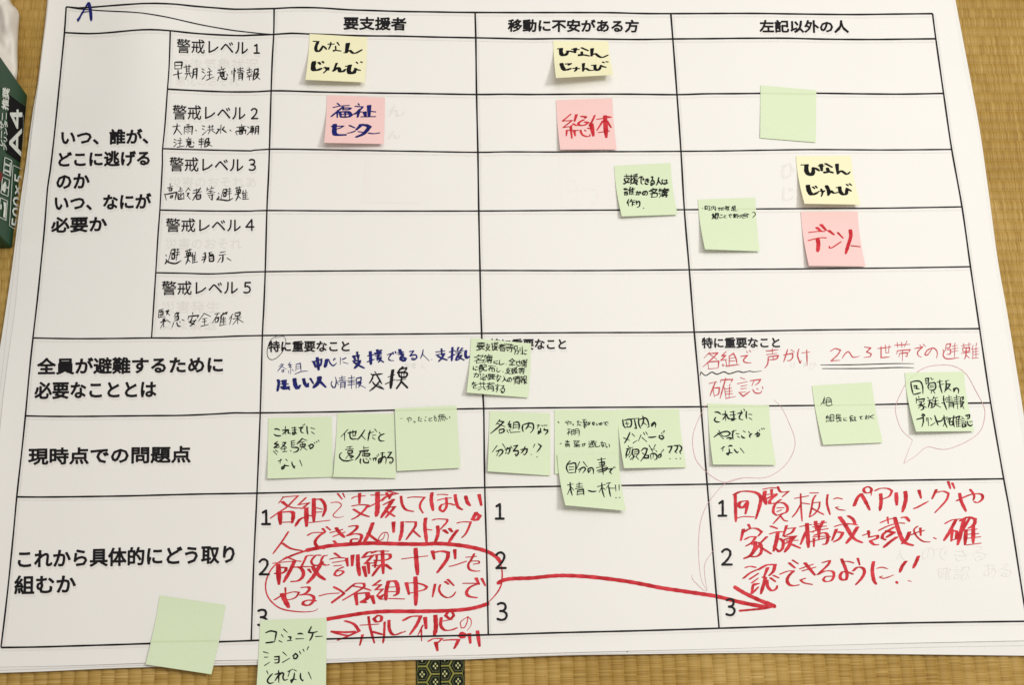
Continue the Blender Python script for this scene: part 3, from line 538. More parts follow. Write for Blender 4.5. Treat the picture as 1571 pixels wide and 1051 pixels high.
# ================================================================ the stack of printed sheets
def resample(P, n):
    L = [0]
    for a, b_ in zip(P, P[1:]): L.append(L[-1]+math.hypot(b_[0]-a[0], b_[1]-a[1]))
    out = []; k = 0
    for i in range(n+1):
        s = L[-1]*i/n
        while k < len(P)-2 and L[k+1] < s: k += 1
        t = (s-L[k])/(L[k+1]-L[k]); out.append((P[k][0]+(P[k+1][0]-P[k][0])*t, P[k][1]+(P[k+1][1]-P[k][1])*t))
    return out
def sheet(name, left, right, bottom, off, mat, nu=150, nv=110):
    L, R, B = pts(left), pts(right), pts(bottom); B[0] = L[-1]; B[-1] = R[-1]
    T = [L[0], R[0]]
    L, R = resample(smooth(L, 20), nv), resample(smooth(R, 20), nv); T, B = resample(T, nu), resample(smooth(B, 20), nu)
    vs = []
    for j in range(nv+1):
        v = j/nv
        for i in range(nu+1):
            u = i/nu
            x, y = [(1-v)*T[i][k]+v*B[i][k]+(1-u)*L[j][k]+u*R[j][k]-((1-u)*(1-v)*T[0][k]+u*(1-v)*T[-1][k]+(1-u)*v*B[0][k]+u*v*B[-1][k]) for k in (0, 1)]
            p = at(x, y, off)
            # loose edges stand off the pile a little
            e = max(0, 1-min(u, 1-u, 1-v)/.02)
            p.z += (.0006*e*e*(1+math.sin(u*17+v*11+off*900)) if off > -.00005 else 0)
            vs.append(p)
    m = nu+1
    fs = [(j*m+i, (j+1)*m+i, (j+1)*m+i+1, j*m+i+1) for j in range(nv) for i in range(nu)]
    o = mesh_obj(name, vs, fs, mat, smooth=True)
    s = o.modifiers.new('thickness', 'SOLIDIFY'); s.thickness = .00018; s.offset = -1; s = o.modifiers.new('crisp_edge', 'EDGE_SPLIT'); s.split_angle = math.radians(50)
    return o
low = sheet('paper_sheet', '76,-40 73,0 69,38 64,77 58,128 51,167 44,218 40,250 33,296 25.7,353 18,414 10,468 2.6,517 -6,575 -30,760 -62,1036',
    '1460,-40 1466,0 1487.6,114 1503,198 1516,289 1531,400 1547,490 1571,639 1605,860 1628,1007',
    '-62,1036 0,1033 61,1031 183,1025.6 330,1021.6 394,1020.7 501,1018 573,1015 639,1013 713,1012.4 740,1011.2 862,1006.3 984,1004.3 1140,1002.5 1250,1003.1 1352,1004 1454,1005.2 1571,1006.6 1628,1007', -.0014, MAT['under'])
tag(low, 'lowest white sheet of the pile, its rim showing next to the tatami', 'paper sheet', 'sheets piled on the tatami')
mid = sheet('paper_sheet', '77,-36 74,0 70,38 65,77 59,128 52.5,167 46,218 41.5,250 35.5,300 29,353 21,420 15,468 9,520 3,575 -20,760 -52,1031',
    '1458,-36 1463.5,0 1483,110 1500,194 1514,293 1528.5,400 1543.5,490 1568,640 1600,860 1621,990',
    '-52,1031 0,1029 200,1022 400,1017 573,1013 750,1009 940,1003 1140,999.5 1250,998 1311,997 1372,995 1454,993 1571,991 1621,990', -.0007, MAT['under'])
tag(mid, 'white sheet sandwiched between the top form and the lowest sheet', 'paper sheet', 'sheets piled on the tatami')
top = sheet('paper_sheet', '78,-32 75,0 71,38 66,77 60,128 54,167 48,218 43,270 38,310 33,353 24,468 17,520 12.8,551 5,615 1.3,654 -12,760 -40,1025',
    '1456,-32 1461,0 1478,103 1497,190 1511,297 1525.6,400 1540,490 1563,640 1596,860 1613,983',
    '-40,1025 0,1024 120,1021.5 330,1014 501,1012 572,1010 655,1007.5 750,1005 940,1000 1140,995 1250,991 1393,987.2 1571,983.5 1613,983', 0, MAT['sheet'])
tag(top, 'large white form with a printed grid and handwriting, topmost sheet of the pile', 'paper sheet', 'sheets piled on the tatami')
GH, RD, PR, PN = .00022, .00030, .00040, .00048        # ink layers, metres above the paper
def onsheet(off): return lambda x, y: at(x, y, off)
S39 = 3.8925
def px(segs):
    """'x0,y0,s: a,b c,d | ...' pieces measured in different windows, joined"""
    out = []
    for seg in segs.split('|'):
        org, body = seg.split(':'); ox, oy, s = (float(v) for v in org.split(','))
        out += [(ox+x/s, oy+y/s) for x, y in pts(body)]
    return out
RULES = [  # (points, width)
    (px('0,0,3.8925:395,38 470,45 550,40 700,28 850,18 930,17 1050,22 1150,33 1300,45 1400,52|380,0,3.8925:80,50 160,48 250,43 350,42 450,45 600,55 750,60 900,65 1100,68 1300,71|760,0,3.8925:100,72 300,72 500,72 700,73 900,78 1150,78 1400,77|1140,0,3.624:100,72 300,75 600,78 800,76 1054,73'), 1.85),
    (px('0,0,3.8925:395,38 470,50 620,62 760,68 850,75 1000,100 1200,145 1400,180|380,0,3.8925:0,189 80,198 153,204'), 1.3),
    (px('0,0,3.8925:385,192 530,198 650,192 800,178 900,174 1010,180 1150,195 1300,205 1450,210|380,0,3.8925:30,207 80,206 155,203 260,196 360,200 500,205 700,211 900,213 1100,218 1360,223|760,0,3.8925:60,227 200,230 400,228 600,230 850,233 1060,230 1300,228 1450,226|1140,0,3.624:100,210 250,210 450,215 700,217 900,215 1072,213'), 1.85),
    (px('0,0,3.8925:1003,530 1150,538 1350,546 1500,546|380,0,3.8925:60,545 140,540 250,541 400,546 700,552 1000,556 1365,562|760,0,3.8925:60,560 200,562 500,560 800,560 1085,563 1250,558 1420,557|1140,0,3.624:100,517 300,515 700,520 900,521 1115,517'), 1.85),
    (px('0,0,3.8925:975,886 1100,890 1300,895 1500,899|380,0,3.8925:40,895 130,889 300,890 700,897 1000,902 1375,908|760,0,3.8925:60,905 400,906 700,904 1110,902 1400,899|1140,0,3.624:80,834 400,830 800,832 1160,829'), 1.6),
    (px('0,250,3.8925:955,280 1100,283 1300,286 1500,286|0,0,1:412,322.6 560,323.5 735,323.4 900,322.2 1050,321.4 1161,320.2 1340,319.2 1476,317'), 1.6),
    (px('0,250,3.8925:930,655 1100,658 1250,662 1400,656 1557,649|0,0,1:560,415.2 735,414.8 900,415 1057,413.7 1340,411.3 1489,409'), 1.6),
    (px('0,0,1:50.6,518.5 103,519.5 154,519.5 232.5,518.5 282,518.5 334,516.9 380,515.2 508,513.4 611,512.6 740,511.4 886,510.4 1063,509.6 1277,505.9 1503,504.2'), 1.7),
    (px('0,500,3.8925:152,538 300,541 500,541 700,539 900,537 1100,535 1300,526 1400,520|0,0,1:380,633.8 457,632.9 508,632.1 560,630.8 603,629.5 701,627.7 742,627 886.5,625.4 1075,624.2 1180,622.9 1251,622.2 1344,620.8 1395,619.8 1520,618.3'), 1.8),
    (px('0,730,3.275:85,107 200,108 400,106 650,102 800,98 1000,93 1200,90|0,0,1:394,757 472,755.3 563,753.2 655,750.8 743,748.3 859,746.4 955,745.2 1085,743.2 1222,740.7 1385,737.2 1540,734.9'), 1.9),
    (px('0,730,3.275:5,865 200,862 400,856 600,850 750,845 1100,836 1265,830|0,0,1:398,983 502,981 594,978.2 748,974.6 862,971.2 984,968.2 1103,964.5 1255,959.7 1385,956.4 1571,953.8 1577,953.7'), 2.0),
    (px('0,0,1:101.5,9.8 98.9,49.3 95,90 90,141 83.5,205.5 77,262 73,288.5 68,353 63,404 57.8,455.5 50.6,518.5 45,572 39,638 33.4,692.7 25.7,762.8 21,815 13.7,888.8 7.6,943.7 1.5,994'), 1.8),
    (px('0,0,1:261.3,46.8 259.5,102 257,136 253,193 249.2,231 249.2,250 245.3,322 242.5,360 239,418 235,481 232.5,518.5'), 1.6),
    (px('0,0,1:420.6,12.4 420,51 417.8,90 416,139 413.4,228.6 412,270 409.5,322 407,415 404.4,480 402.6,514 399.3,633.6 394.3,757 389.2,867 385.5,983.3'), 1.8),
    (px('0,0,1:728.9,18.3 730,57.5 731.2,144.4 733.2,233.3 734.6,323.4 736.5,414.8 737.9,480 739,511.4 741,606 742.2,627 743.8,748.3 746.7,852 749.2,974.5'), 1.9),
    (px('0,0,1:1029.2,20 1032.3,59 1038.7,144.6 1044.8,231.7 1050,321.4 1057.6,413.7 1065.2,509.6 1075.5,624 1085,743.2 1089,790 1097.4,892.7 1103.3,964.4'), 1.9),
    (px('0,0,1:1430.8,20.2 1435.8,58.8 1447.7,142.7 1460.2,228.7 1476,317 1489,409 1503,504.2 1520,618.5 1540,735 1550,790 1571,925 1576.6,953.7'), 1.8),
]
for P, w in RULES:
    k = Ink(); path(k, P, w); k.build('table_line', MAT['line'], top, onsheet(PR))
for i, (P, w) in enumerate(RULES):
    if i == 1: continue
    gk = Ink(); vert = i >= 11; path(gk, P, 1.5, shift=(4.2, 1.0) if vert else (1.0, 4.6))
    gk.build('rule_showing_through', MAT['ghost'], top, onsheet(GH))
TEXT = [  # text, top left, top right, height, weight
    ('要支援者', (527.2, 24.6), (623.6, 26), 20.4, 1.5), ('移動に不安がある方', (779.3, 28.3), (980.3, 29.5), 20, 1.5), ('左記以外の人', (1164.8, 29.6), (1302, 30.2), 20, 1.5),
    ('いつ、誰が、', (94, 198.6), (228, 196.6), 24.2, 1.85), ('どこに逃げる', (89.5, 232.2), (230.2, 230), 24, 1.85), ('のか', (86.5, 266.5), (138, 265), 23.5, 1.85),
    ('いつ、なにが', (84, 299), (232.5, 295.5), 24.5, 1.85), ('必要か', (78.5, 332.8), (164.5, 331), 24.5, 1.85),
    ('全員が避難するために', (57, 549), (342.5, 546.2), 26.2, 1.85), ('必要なこととは', (53, 585.8), (240.3, 583.8), 27, 1.85), ('現時点での問題点', (43.5, 687.5), (293, 684), 26.5, 1.85),
    ('これから具体的にどう取り', (27.5, 843.8), (360.5, 836), 29, 1.85), ('組むか', (22, 883.4), (116.8, 881.4), 29, 1.85),
    ('警戒レベル', (271.3, 58.6), (380.8, 62.0), 22, .45), ('警戒レベル', (265, 160.3), (376.8, 162.0), 22.6, .45), ('警戒レベル', (260.2, 240.4), (373.6, 241.8), 22.2, .45),
    ('警戒レベル', (254.6, 334.4), (369.7, 334.8), 21.4, .45), ('警戒レベル', (248.3, 431.0), (365.3, 430.2), 21.8, .45),
    ('特に重要なこと', (411.8, 522.8), (536.6, 522.4), 17.6, 1.15), ('特に重要なこと', (750.8, 519.6), (868.8, 519.2), 17.4, 1.15), ('特に重要なこと', (1076.3, 517.6), (1196.3, 517), 17, 1.15)]
DIG = [('1', 400.4, 780.4, 415.8, 806.3), ('2', 395.9, 856.8, 414.4, 884), ('3', 394, 934.2, 412.3, 962.4), ('1', 759, 770.4, 774.4, 798), ('2', 759, 846.2, 777.6, 874.3), ('3', 761.3, 923.9, 779.9, 953.6),
    ('1', 1100.7, 765.8, 1116.2, 793.5), ('2', 1105.5, 841.3, 1124.6, 869), ('3', 1112.7, 917.7, 1129.5, 946.3),
    ('1', 388.9, 65.6, 398.9, 82), ('2', 384.2, 164.7, 396.6, 182.9), ('3', 381, 243, 393.4, 262), ('4', 376.2, 335.6, 390.4, 354.4), ('5', 373, 431.8, 385.9, 450.4)]
def show(k, dx=1.6, dy=4.0, off=GH-.00005):
    g = Ink(); g.raw([(x+dx, y+dy) for x, y in k.v], k.f); g.build('print_showing_through', MAT['ghost'], top, onsheet(off))
for body, TL, TR, h, bold in TEXT:
    k = Ink(); printed(k, body, TL, TR, h, bold, slant=.015 if TL[0] < 785 else -.03)
    k.build('printed_text', MAT['print'], top, onsheet(PR), 'black printed words ' + body); show(k)
for i, (ch, x0, y0, x1, y1) in enumerate(DIG):
    k = Ink(); numeral(k, ch, x0, y0, x1, y1, 3.7 if i < 9 else 2.5)
    k.build('printed_numeral', MAT['print'], top, onsheet(PR), 'black printed numeral ' + ch); show(k)
for body, TL, TR, h in [('災害のおそれあ', (260, 271), (393.3, 270.4), 16.4), ('災害のおそれ', (254, 364.6), (371.4, 364.4), 17.6), ('災害発生', (248, 461.8), (336.6, 461.4), 18.6),
                        ('又は緊迫', (246, 493), (332, 492.6), 13.6), ('今後気象状況', (270.3, 88), (396.6, 89.5), 15.6), ('悪化のおそれ', (269.5, 116), (367, 117.5), 14.4)]:
    gx = Ink(); printed(gx, body, TL, TR, h, .0); gx.build('print_showing_through', MAT['ghost'], top, onsheet(GH))
for spec, org, w, nb in (('確 1165 430 1230 490;認 1240 430 1310 490;あ 1380 415 1440 475;る 1450 420 1510 475', (1060, 730, 3.074), 1.0, 'r'),
        ('人 960 350 1010 400;の 1095 345 1150 400;で 1150 345 1210 400;き 1240 350 1310 400;る 1330 335 1390 400', (1060, 730, 3.074), 1.0, 'r'),
        ('ひ 10 240 190 460;じ 10 640 190 840', (1200, 230, 11.064), 3.2, 'c'), ('ん 1290 240 1530 410', (480, 140, 11.064), 3.0, 'c'), ('ん 1290 660 1460 800', (480, 140, 11.064), 3.0, 'c'),
        ('支 560 340 640 400;援 660 340 720 410;人 780 345 850 420', (560, 520, 9.241), .9, 'r'), ('け 1150 265 1200 330;声 1290 270 1340 330;か 1360 260 1440 350', (1060, 520, 7.481), .9, 'r')):
    gh = Ink(); hand(gh, spec, org, w, nb); gh.build('writing_showing_through', MAT['ghost'], top, onsheet(GH))
for q in ([(856, 238), (944, 236), (949, 316), (861, 318)], [(560, 244), (648, 246), (646, 312), (556, 310)]):
    k = Ink(); k.add([q]); k.build('note_showing_through', MAT['ghostpink'], top, onsheet(GH-.0001))
k = Ink(); k.add([[(961, 998.2), (964.4, 997.8), (962.6, 1001.2)]]); k.build('ink_spot', MAT['print'], top, onsheet(PR))

# ---------------------------------------------------------------- writing on the form
def write(fn, mat, off, name, label, *a, **kw):
    k = Ink(); fn(k, *a, **kw); return k.build(name, MAT[mat], top, onsheet(off), label)
write(drawn, 'pen', PN, 'handwritten_text', 'black handwriting under level 1', '130,440 130,540;130,440 240,438 230,540;130,490 232,487;130,540 232,538;110,632 240,600;178,560 182,640 192,700;265,515 375,500;300,485 310,610;345,480 345,600;300,545 350,535;302,575 350,570;285,615 385,600;320,620 290,700;350,620 375,660;410,545 405,640 385,690;410,545 465,535 455,695;412,590 455,580;412,625 455,620;540,540 575,560;540,580 580,605;545,695 600,630;640,530 665,560;620,590 690,570;655,580 650,690;625,635 690,625;610,710 720,660;830,510 840,540;780,560 890,535;805,560 815,580;865,550 850,580;775,600 895,580;810,610 870,600 860,650 815,650 810,610;815,630 862,625;795,660 775,720;835,660 850,690 905,695 915,660;870,650 880,665;915,620 930,640;990,570 990,620;1025,530 1020,740;1040,560 1050,585;1075,545 1160,530;1115,520 1118,590;1080,570 1160,560;1070,600 1175,580;1095,620 1095,710;1095,620 1150,610 1145,715;1100,650 1145,645;1100,680 1145,672;1220,560 1290,550;1250,525 1255,600;1215,600 1300,580;1225,620 1245,640;1285,615 1265,640;1220,660 1300,645;1250,640 1255,710;1330,550 1320,640 1308,715;1330,550 1385,540 1380,590 1345,600;1340,620 1390,615 1360,670 1325,700;1345,640 1415,700', (255, 50, 9.819), 2.41, 'r')
write(drawn, 'pen', PN, 'handwritten_text', 'black handwriting under level 2', '150,480 260,465;215,435 205,510 160,600;210,510 285,600;355,450 405,442;325,480 320,590;325,485 445,475 435,600;380,445 378,580;345,510 360,525;345,550 360,560;400,505 415,520;400,545 415,555;490,530 510,545;595,465 635,480;592,510 625,525;595,605 655,545;700,460 705,520;745,455 742,520;680,485 765,475;670,530 770,520;710,540 680,590;740,540 790,575;875,455 868,580;800,590 850,520 815,515;925,480 895,520 960,570;1010,530 1030,545;1185,445 1190,475;1110,490 1250,470;1150,500 1220,495 1215,520 1155,525 1150,500;1095,560 1120,605;1100,550 1250,530 1240,590;1150,560 1200,555 1195,585 1155,590 1150,560;1275,480 1300,500;1270,600 1320,540;1345,465 1345,600;1320,480 1375,475;1325,500 1365,497 1365,540 1325,545 1325,500;1325,520 1365,518;1315,565 1380,560;1400,475 1395,560 1385,595;1400,475 1440,470 1435,600;1400,510 1437,507;1400,545 1437,542;170,670 205,685;165,710 195,725;165,780 215,730;255,650 270,670;225,690 285,685;258,690 255,780;235,730 285,722;215,790 320,770;385,640 390,660;350,675 430,660;365,680 370,700;410,670 405,690;350,705 435,690;370,715 420,710 415,745 372,748 370,715;372,730 416,727;365,755 350,790;385,760 400,780 455,785 465,765;455,710 470,730;545,675 620,660;580,650 582,700;540,700 625,690;545,715 620,710;540,750 625,735;582,710 575,800;650,665 635,730 630,795;650,665 690,655 685,700 655,705;655,720 705,715 680,760 640,785;660,735 740,775', (250, 145, 9.819), 2.18, 'r')
write(drawn, 'pen', PN, 'handwritten_text', 'black handwriting under level 3', '205,455 210,500;165,520 245,495;190,530 235,525 225,560 190,560 190,530;125,610 150,705;130,620 305,585 280,700;210,640 245,635 235,665 210,670 210,640;360,510 355,560;360,535 390,530;330,570 400,560;325,600 330,690 415,680;410,595 415,690;370,590 370,670;345,610 360,630;400,600 380,630;345,660 365,640;480,520 440,580;480,520 510,555;460,600 490,600 460,640;470,640 510,690;560,560 665,535;605,535 605,590;550,600 680,575;665,520 600,620 545,710;600,630 665,620 660,680 605,690 600,630;605,655 660,650;765,515 760,570;765,545 800,540;835,500 815,540;830,530 870,520;790,570 850,565;765,605 885,585;820,560 820,605;780,635 870,620;840,615 840,700 815,690;795,655 810,670;935,600 945,610;905,700 945,660 930,640;920,695 1000,700 1080,710 1155,675;1010,540 970,690;1010,545 1060,540 1055,580 1005,585;1015,600 1050,600 1045,645 1015,648 1015,600;1085,540 1120,535;1105,520 1105,560;1075,575 1125,565;1075,610 1130,600;1100,570 1100,690;1190,525 1275,510;1215,505 1215,545;1250,500 1250,540;1205,550 1265,545 1260,585 1210,590 1205,550;1185,620 1270,600;1235,550 1230,640 1195,715;1230,640 1270,680;1310,560 1290,610;1305,590 1305,690;1345,555 1350,580;1305,600 1370,590;1310,630 1370,622;1310,660 1370,652;1340,595 1340,685;1300,690 1390,685', (240, 235, 9.819), 2.18, 'r')
write(drawn, 'pen', PN, 'handwritten_text', 'black handwriting under level 4', '180,610 190,625;170,735 195,690 180,670;190,700 240,720 320,730 395,690;260,540 215,700;262,535 310,530 300,580 255,585;265,605 305,600 300,660 268,665 265,605;335,535 370,530;350,520 350,560;325,575 375,565;325,610 375,600;350,565 325,690;460,555 545,530;480,545 485,575;520,525 520,565;470,580 530,575 525,610 475,615 470,580;450,640 545,620;500,575 490,680 460,740;495,670 525,710;560,580 545,630;560,610 562,720;595,570 598,595;562,620 605,612;562,650 605,642;562,680 605,672;585,615 585,710;555,720 630,705;715,590 750,580;700,640 755,630;690,680 750,650;735,575 740,640 715,720;790,580 835,570;795,575 800,610 855,600;790,630 855,620 855,690 800,700 790,630;795,665 855,655;950,575 1025,560;935,615 1030,600;990,610 985,700 965,715;955,650 915,715;1050,655 1105,690', (235, 325, 9.241), 2.41, 'r')
write(drawn, 'pen', PN, 'handwritten_text', 'black handwriting under level 5', '130,515 120,620;130,515 190,500;135,540 185,530 185,580 135,585;160,510 155,610;120,620 215,605;225,530 265,520 235,580;230,540 285,590;215,630 185,650 215,660 150,690;150,690 235,670;195,680 195,760;190,700 150,770;240,655 290,690;385,545 345,600;360,565 410,555 385,600;355,610 405,600 400,650 345,665;350,635 400,630;340,690 310,765;380,690 400,740 440,745;420,680 435,690;455,650 490,665;605,550 610,580;550,600 540,650;550,605 690,590 670,630;600,620 570,690 640,720;650,650 600,720 565,745;550,680 660,660;770,560 690,670;770,560 860,605;750,640 810,630;745,680 805,670;775,640 775,730;725,745 830,720;925,570 990,555;965,565 885,700;930,630 925,690;930,630 975,620 960,680 925,690;1010,590 1000,620;1010,590 1095,545 1080,580;1040,550 1000,640;1015,610 990,730;1010,640 1075,625;1010,665 1075,650;1010,690 1075,680;1045,610 1045,720;990,735 1080,715;1175,570 1125,640;1160,610 1130,720;1205,560 1280,545 1270,590 1210,600 1205,560;1180,640 1295,615;1245,600 1245,710;1240,640 1175,720;1250,640 1325,690', (230, 420, 9.241), 2.18, 'r')
def blue(k):
    drawn(k, 'r1.3|205,350 165,400;r1.3|190,365 230,360 145,460;r1.3|190,385 275,430;r1.3|205,445 235,440 235,465 210,470 205,445;r1.4|325,330 300,370 340,365 310,400 350,395;r1.4|335,400 330,500;r1.3|305,450 300,490;r1.3|355,430 375,460;r1.4|410,360 405,460;r1.6|410,360 470,345 480,455;r1.3|415,395 465,385;r1.3|415,425 470,415;r1.2|390,500 490,462 580,457;2|640,318 665,325;4|660,320 685,400;2.5|665,320 770,285 755,375 685,400;4|708,265 718,340 730,440;4.5|845,290 835,340 820,400;r2.2|875,290 890,340 935,380 985,340;1.5|940,290 945,305;1.5|955,275 965,290;r1.7|1040,265 1035,365;2.5|1070,290 1115,268;r1.8|1075,330 1150,352;3|1275,185 1280,260;4|1225,240 1300,240;4|1225,245 1250,300;4|1290,230 1290,290;4.5|1230,310 1310,310 1290,360 1240,415;3|1230,330 1290,370 1375,415;3.6|150,580 165,620 145,740;2.5|200,600 260,590;7|240,590 250,690;6|215,680 260,710 300,680;3|290,690 318,720;2|200,640 300,640;5|385,565 400,660 430,705 465,660;4|515,565 535,640 570,680 580,630;3.2|610,560 655,635;6|740,540 730,610 660,690;4|755,610 830,685;r1.9|920,600 905,640 935,690 960,690 980,600 965,540;r2|1060,525 1062,600;r2|1020,555 1110,540;r2|1025,580 1105,570;r2|1000,605 1125,590;r2|1040,625 1040,705;r2|1040,625 1105,615 1100,705;r1.8|1045,655 1100,648;r1.8|1045,680 1100,675;r1.8|985,620 1015,650;r2.2|1150,560 1240,545;r2.2|1195,520 1200,600;r2.2|1140,600 1250,585;r2.2|1155,620 1240,610;r2.2|1145,655 1245,640;r2.4|1195,600 1195,705;r2.4|1265,560 1260,700;r2.2|1265,560 1330,545 1325,600 1270,610;r2.2|1275,630 1330,620 1295,690;r2|1285,640 1395,695', (410, 520, 9.241))
    drawn(k, '4|75,180 80,260 85,360;3|45,240 125,225;2.5|35,325 130,290;4|175,155 180,200;4|225,160 200,200;3|140,200 235,195;4|150,215 225,210;3|155,240 230,235;4|190,230 175,300;3|170,270 225,260 210,310 190,330;2.5|185,280 265,330;r2|315,225 385,205 340,260 345,300 410,308;2|395,190 405,215;2|430,180 440,205;3|475,195 545,185;3|480,220 550,210;4|490,150 520,220 545,240;4|515,250 510,290 555,315 575,280 540,260;r2.4|630,180 690,170 640,240 715,225 735,260 700,295 660,290 665,270 710,280;r1.8|825,150 815,210 785,280;r1.8|820,220 910,312;r1.3|945,293 952,297;2.8|1085,140 1090,230;2.4|1010,185 1130,170;2.8|1015,225 1130,205;2.8|1125,210 1090,270 1045,320;2.8|1030,240 1080,270 1165,300;3|1240,120 1235,230 1230,310;2.2|1200,185 1275,165;2.6|1185,265 1275,220;3|1325,120 1310,160;3|1380,130 1350,165;2.6|1290,180 1390,165;2.6|1300,205 1370,195;3|1340,190 1310,250 1285,300;2.6|1310,245 1370,230 1340,280 1300,305;2.6|1310,250 1405,300;3.6|1430,165 1425,230 1445,275 1485,245', (560, 520, 9.241))
write(blue, 'blue', PN, 'marker_writing', 'navy marker writing in the first wide cell')
write(drawn, 'brush', PN, 'marker_writing', 'two black handwritten characters after the navy words', 'r2.6|140,465 165,500;r2.6|85,495 100,510 250,495;r2.6|120,510 95,580 60,630;r2.6|165,510 200,570 240,640;r2.6|110,610 150,660 270,715;r2.8|215,590 150,670 65,740;r1.8|190,650 260,700;4|395,440 378,560 365,700;r2.4|330,540 420,510;r2.6|290,640 430,575;r3|535,400 490,440 465,480;r2.6|500,430 590,410 580,440 540,470;r3|490,475 590,480 595,520 560,545 490,530 480,490;r2.2|520,490 515,540;r2.2|555,490 550,540;r2.4|445,590 580,570;r3|520,540 510,610 450,700;r3|520,610 600,690', (560, 520, 9.241))
write(drawn, 'blue', PN, 'marker_writing', 'navy letter A in the top left corner', '2.6|528,12 500,60 465,118;3.8|530,14 540,60 545,120;2|488,72 545,64;1.5|462,110 466,125 482,98', (0, 0, S39))
write(drawn, 'pen', PN, 'pen_circle', 'thin dark oval round the first printed character', 'r1|185,135 140,160 118,215 120,262 145,280 182,262 215,218 228,170 212,140 165,152', (380, 480, S39))
write(drawn, 'redthin', PN, 'handwritten_text', 'red handwriting at the left of the last wide cell', '215,155 150,220;195,170 310,160 240,230 140,320;215,175 300,235;195,270 205,345;195,265 320,255 315,330;200,345 310,335;405,145 355,195 400,190 345,245 415,235;400,240 415,325;365,290 370,310 385,300;440,195 440,320;440,200 490,165 520,230 530,290;445,225 500,215;445,255 510,250;400,310 560,295;570,200 650,190 605,240 625,270 695,275;640,145 655,160;670,130 690,150;865,140 1000,125;935,110 938,165;870,180 990,165;890,205 1005,190 980,230 895,240;890,205 880,290 845,335;945,200 945,230;1065,185 1170,165 1165,220 1130,250 1105,245;1110,120 1090,190 1065,265;1150,125 1190,150;1240,115 1225,190 1255,280 1270,245;1275,160 1365,150;1330,125 1335,300;210,512 300,490;285,490 255,560 220,655;255,570 270,665;255,565 330,560 315,635 270,650;345,470 340,500;345,470 480,465 460,500;400,450 370,560 335,685;385,560 405,680;450,520 440,560;395,575 470,565;395,605 475,600;395,635 480,628;445,560 440,670;400,685 515,660;570,445 625,465;535,515 650,490;575,545 645,530;575,575 640,565;555,615 600,660 680,600;550,615 630,610;680,480 800,465 780,500 740,530;725,480 700,540;710,580 740,620 800,620 815,590;755,570 775,585;820,550 830,575', (1060, 520, 7.481), 1.95, 'r')
write(drawn, 'redthin', PN, 'handwritten_text', 'red handwriting over the double underline', '85,235 130,210 180,225 150,270 90,325 175,318;195,300 220,260 255,240 295,290 355,280;400,195 460,205 420,240 465,260 450,285 395,292;525,210 650,195;555,190 555,295 635,288;595,178 600,250;630,180 625,245;598,250 628,248;680,180 825,170;705,155 710,200;745,150 748,200;795,140 770,195;705,235 700,260;705,230 825,220 810,245;725,255 720,290;725,255 800,248 795,285 780,280;755,225 752,325;865,210 940,195 895,240 900,275 930,290;915,175 930,195;945,170 968,190;1025,215 985,270 960,265 985,225 1040,205 1075,240 1070,300;1130,220 1135,245;1145,230 1130,270 1165,305 1275,295;1160,170 1150,230;1160,170 1200,165 1190,200 1155,205;1165,220 1200,218 1195,260 1165,262;1215,190 1265,180;1240,160 1235,195;1215,215 1270,205;1210,240 1270,230;1240,200 1235,290;1300,185 1390,170;1320,165 1325,200;1370,155 1370,195;1310,205 1375,200 1370,235 1315,238 1310,205;1300,255 1385,245;1345,200 1340,280 1325,310;1345,270 1375,300;1410,180 1395,215;1405,210 1405,305;1440,160 1435,190;1410,215 1460,208;1410,240 1460,235;1410,265 1460,262;1435,200 1435,295;1400,300 1460,295', (1260, 500, 6.042), 1.75, 'r')
write(drawn, 'pen', PN, 'wavy_underline', 'black wavy underline below the red words', 'r1.7|105,420 115,378 170,420 240,382 300,405 380,378 440,400 540,372 600,385 670,370 720,378 810,368', (1060, 520, 7.481))
write(drawn, 'pen', PN, 'underline', 'upper of two black underlines', 'r1.4|-5,362 300,360 640,350 860,350', (1260, 500, 6.042))
write(drawn, 'pen', PN, 'underline', 'lower of two black underlines', 'r1.5|10,396 430,395 700,386 860,389', (1260, 500, 6.042))
write(drawn, 'pinkline', PR+.00003, 'pen_balloon', 'faint red line round the green note on the left', 'r.8|130,385 100,440 70,520 70,590 90,650 150,710 215,740 300,720 400,718 480,670 525,600 530,540 500,460 470,400 435,365', (1040, 490, 2.958))
write(drawn, 'pinkline', PR+.00003, 'pen_balloon', 'faint red speech balloon round the green note on the right', 'r.9|1065,548 1015,500 990,430 990,390 1010,340 1050,270 1120,220 1200,207 1260,215 1310,250 1350,320 1390,400 1390,460 1370,510 1320,550 1240,585 1190,590 1130,580 1080,620 1025,655 1045,600 1065,550', (1040, 490, 2.958))
write(drawn, 'pinkline', PR+.00003, 'pen_arrow', 'faint red curved pen arrow pointing down', 'r.7|1310,10 1225,36 1140,130 1100,220 1087,320 1088,420 1100,520 1130,580;r.7|1165,370 1120,440 1118,500 1130,580;r.7|1060,498 1052,504 1062,528 1110,575 1130,580', (740, 730, 3.275))
C1, C2, C3, C4, C5 = (400, 745, 8.728), (570, 745, 8.728), (400, 840, 8.728), (570, 840, 7.481), (490, 930, 6.042)
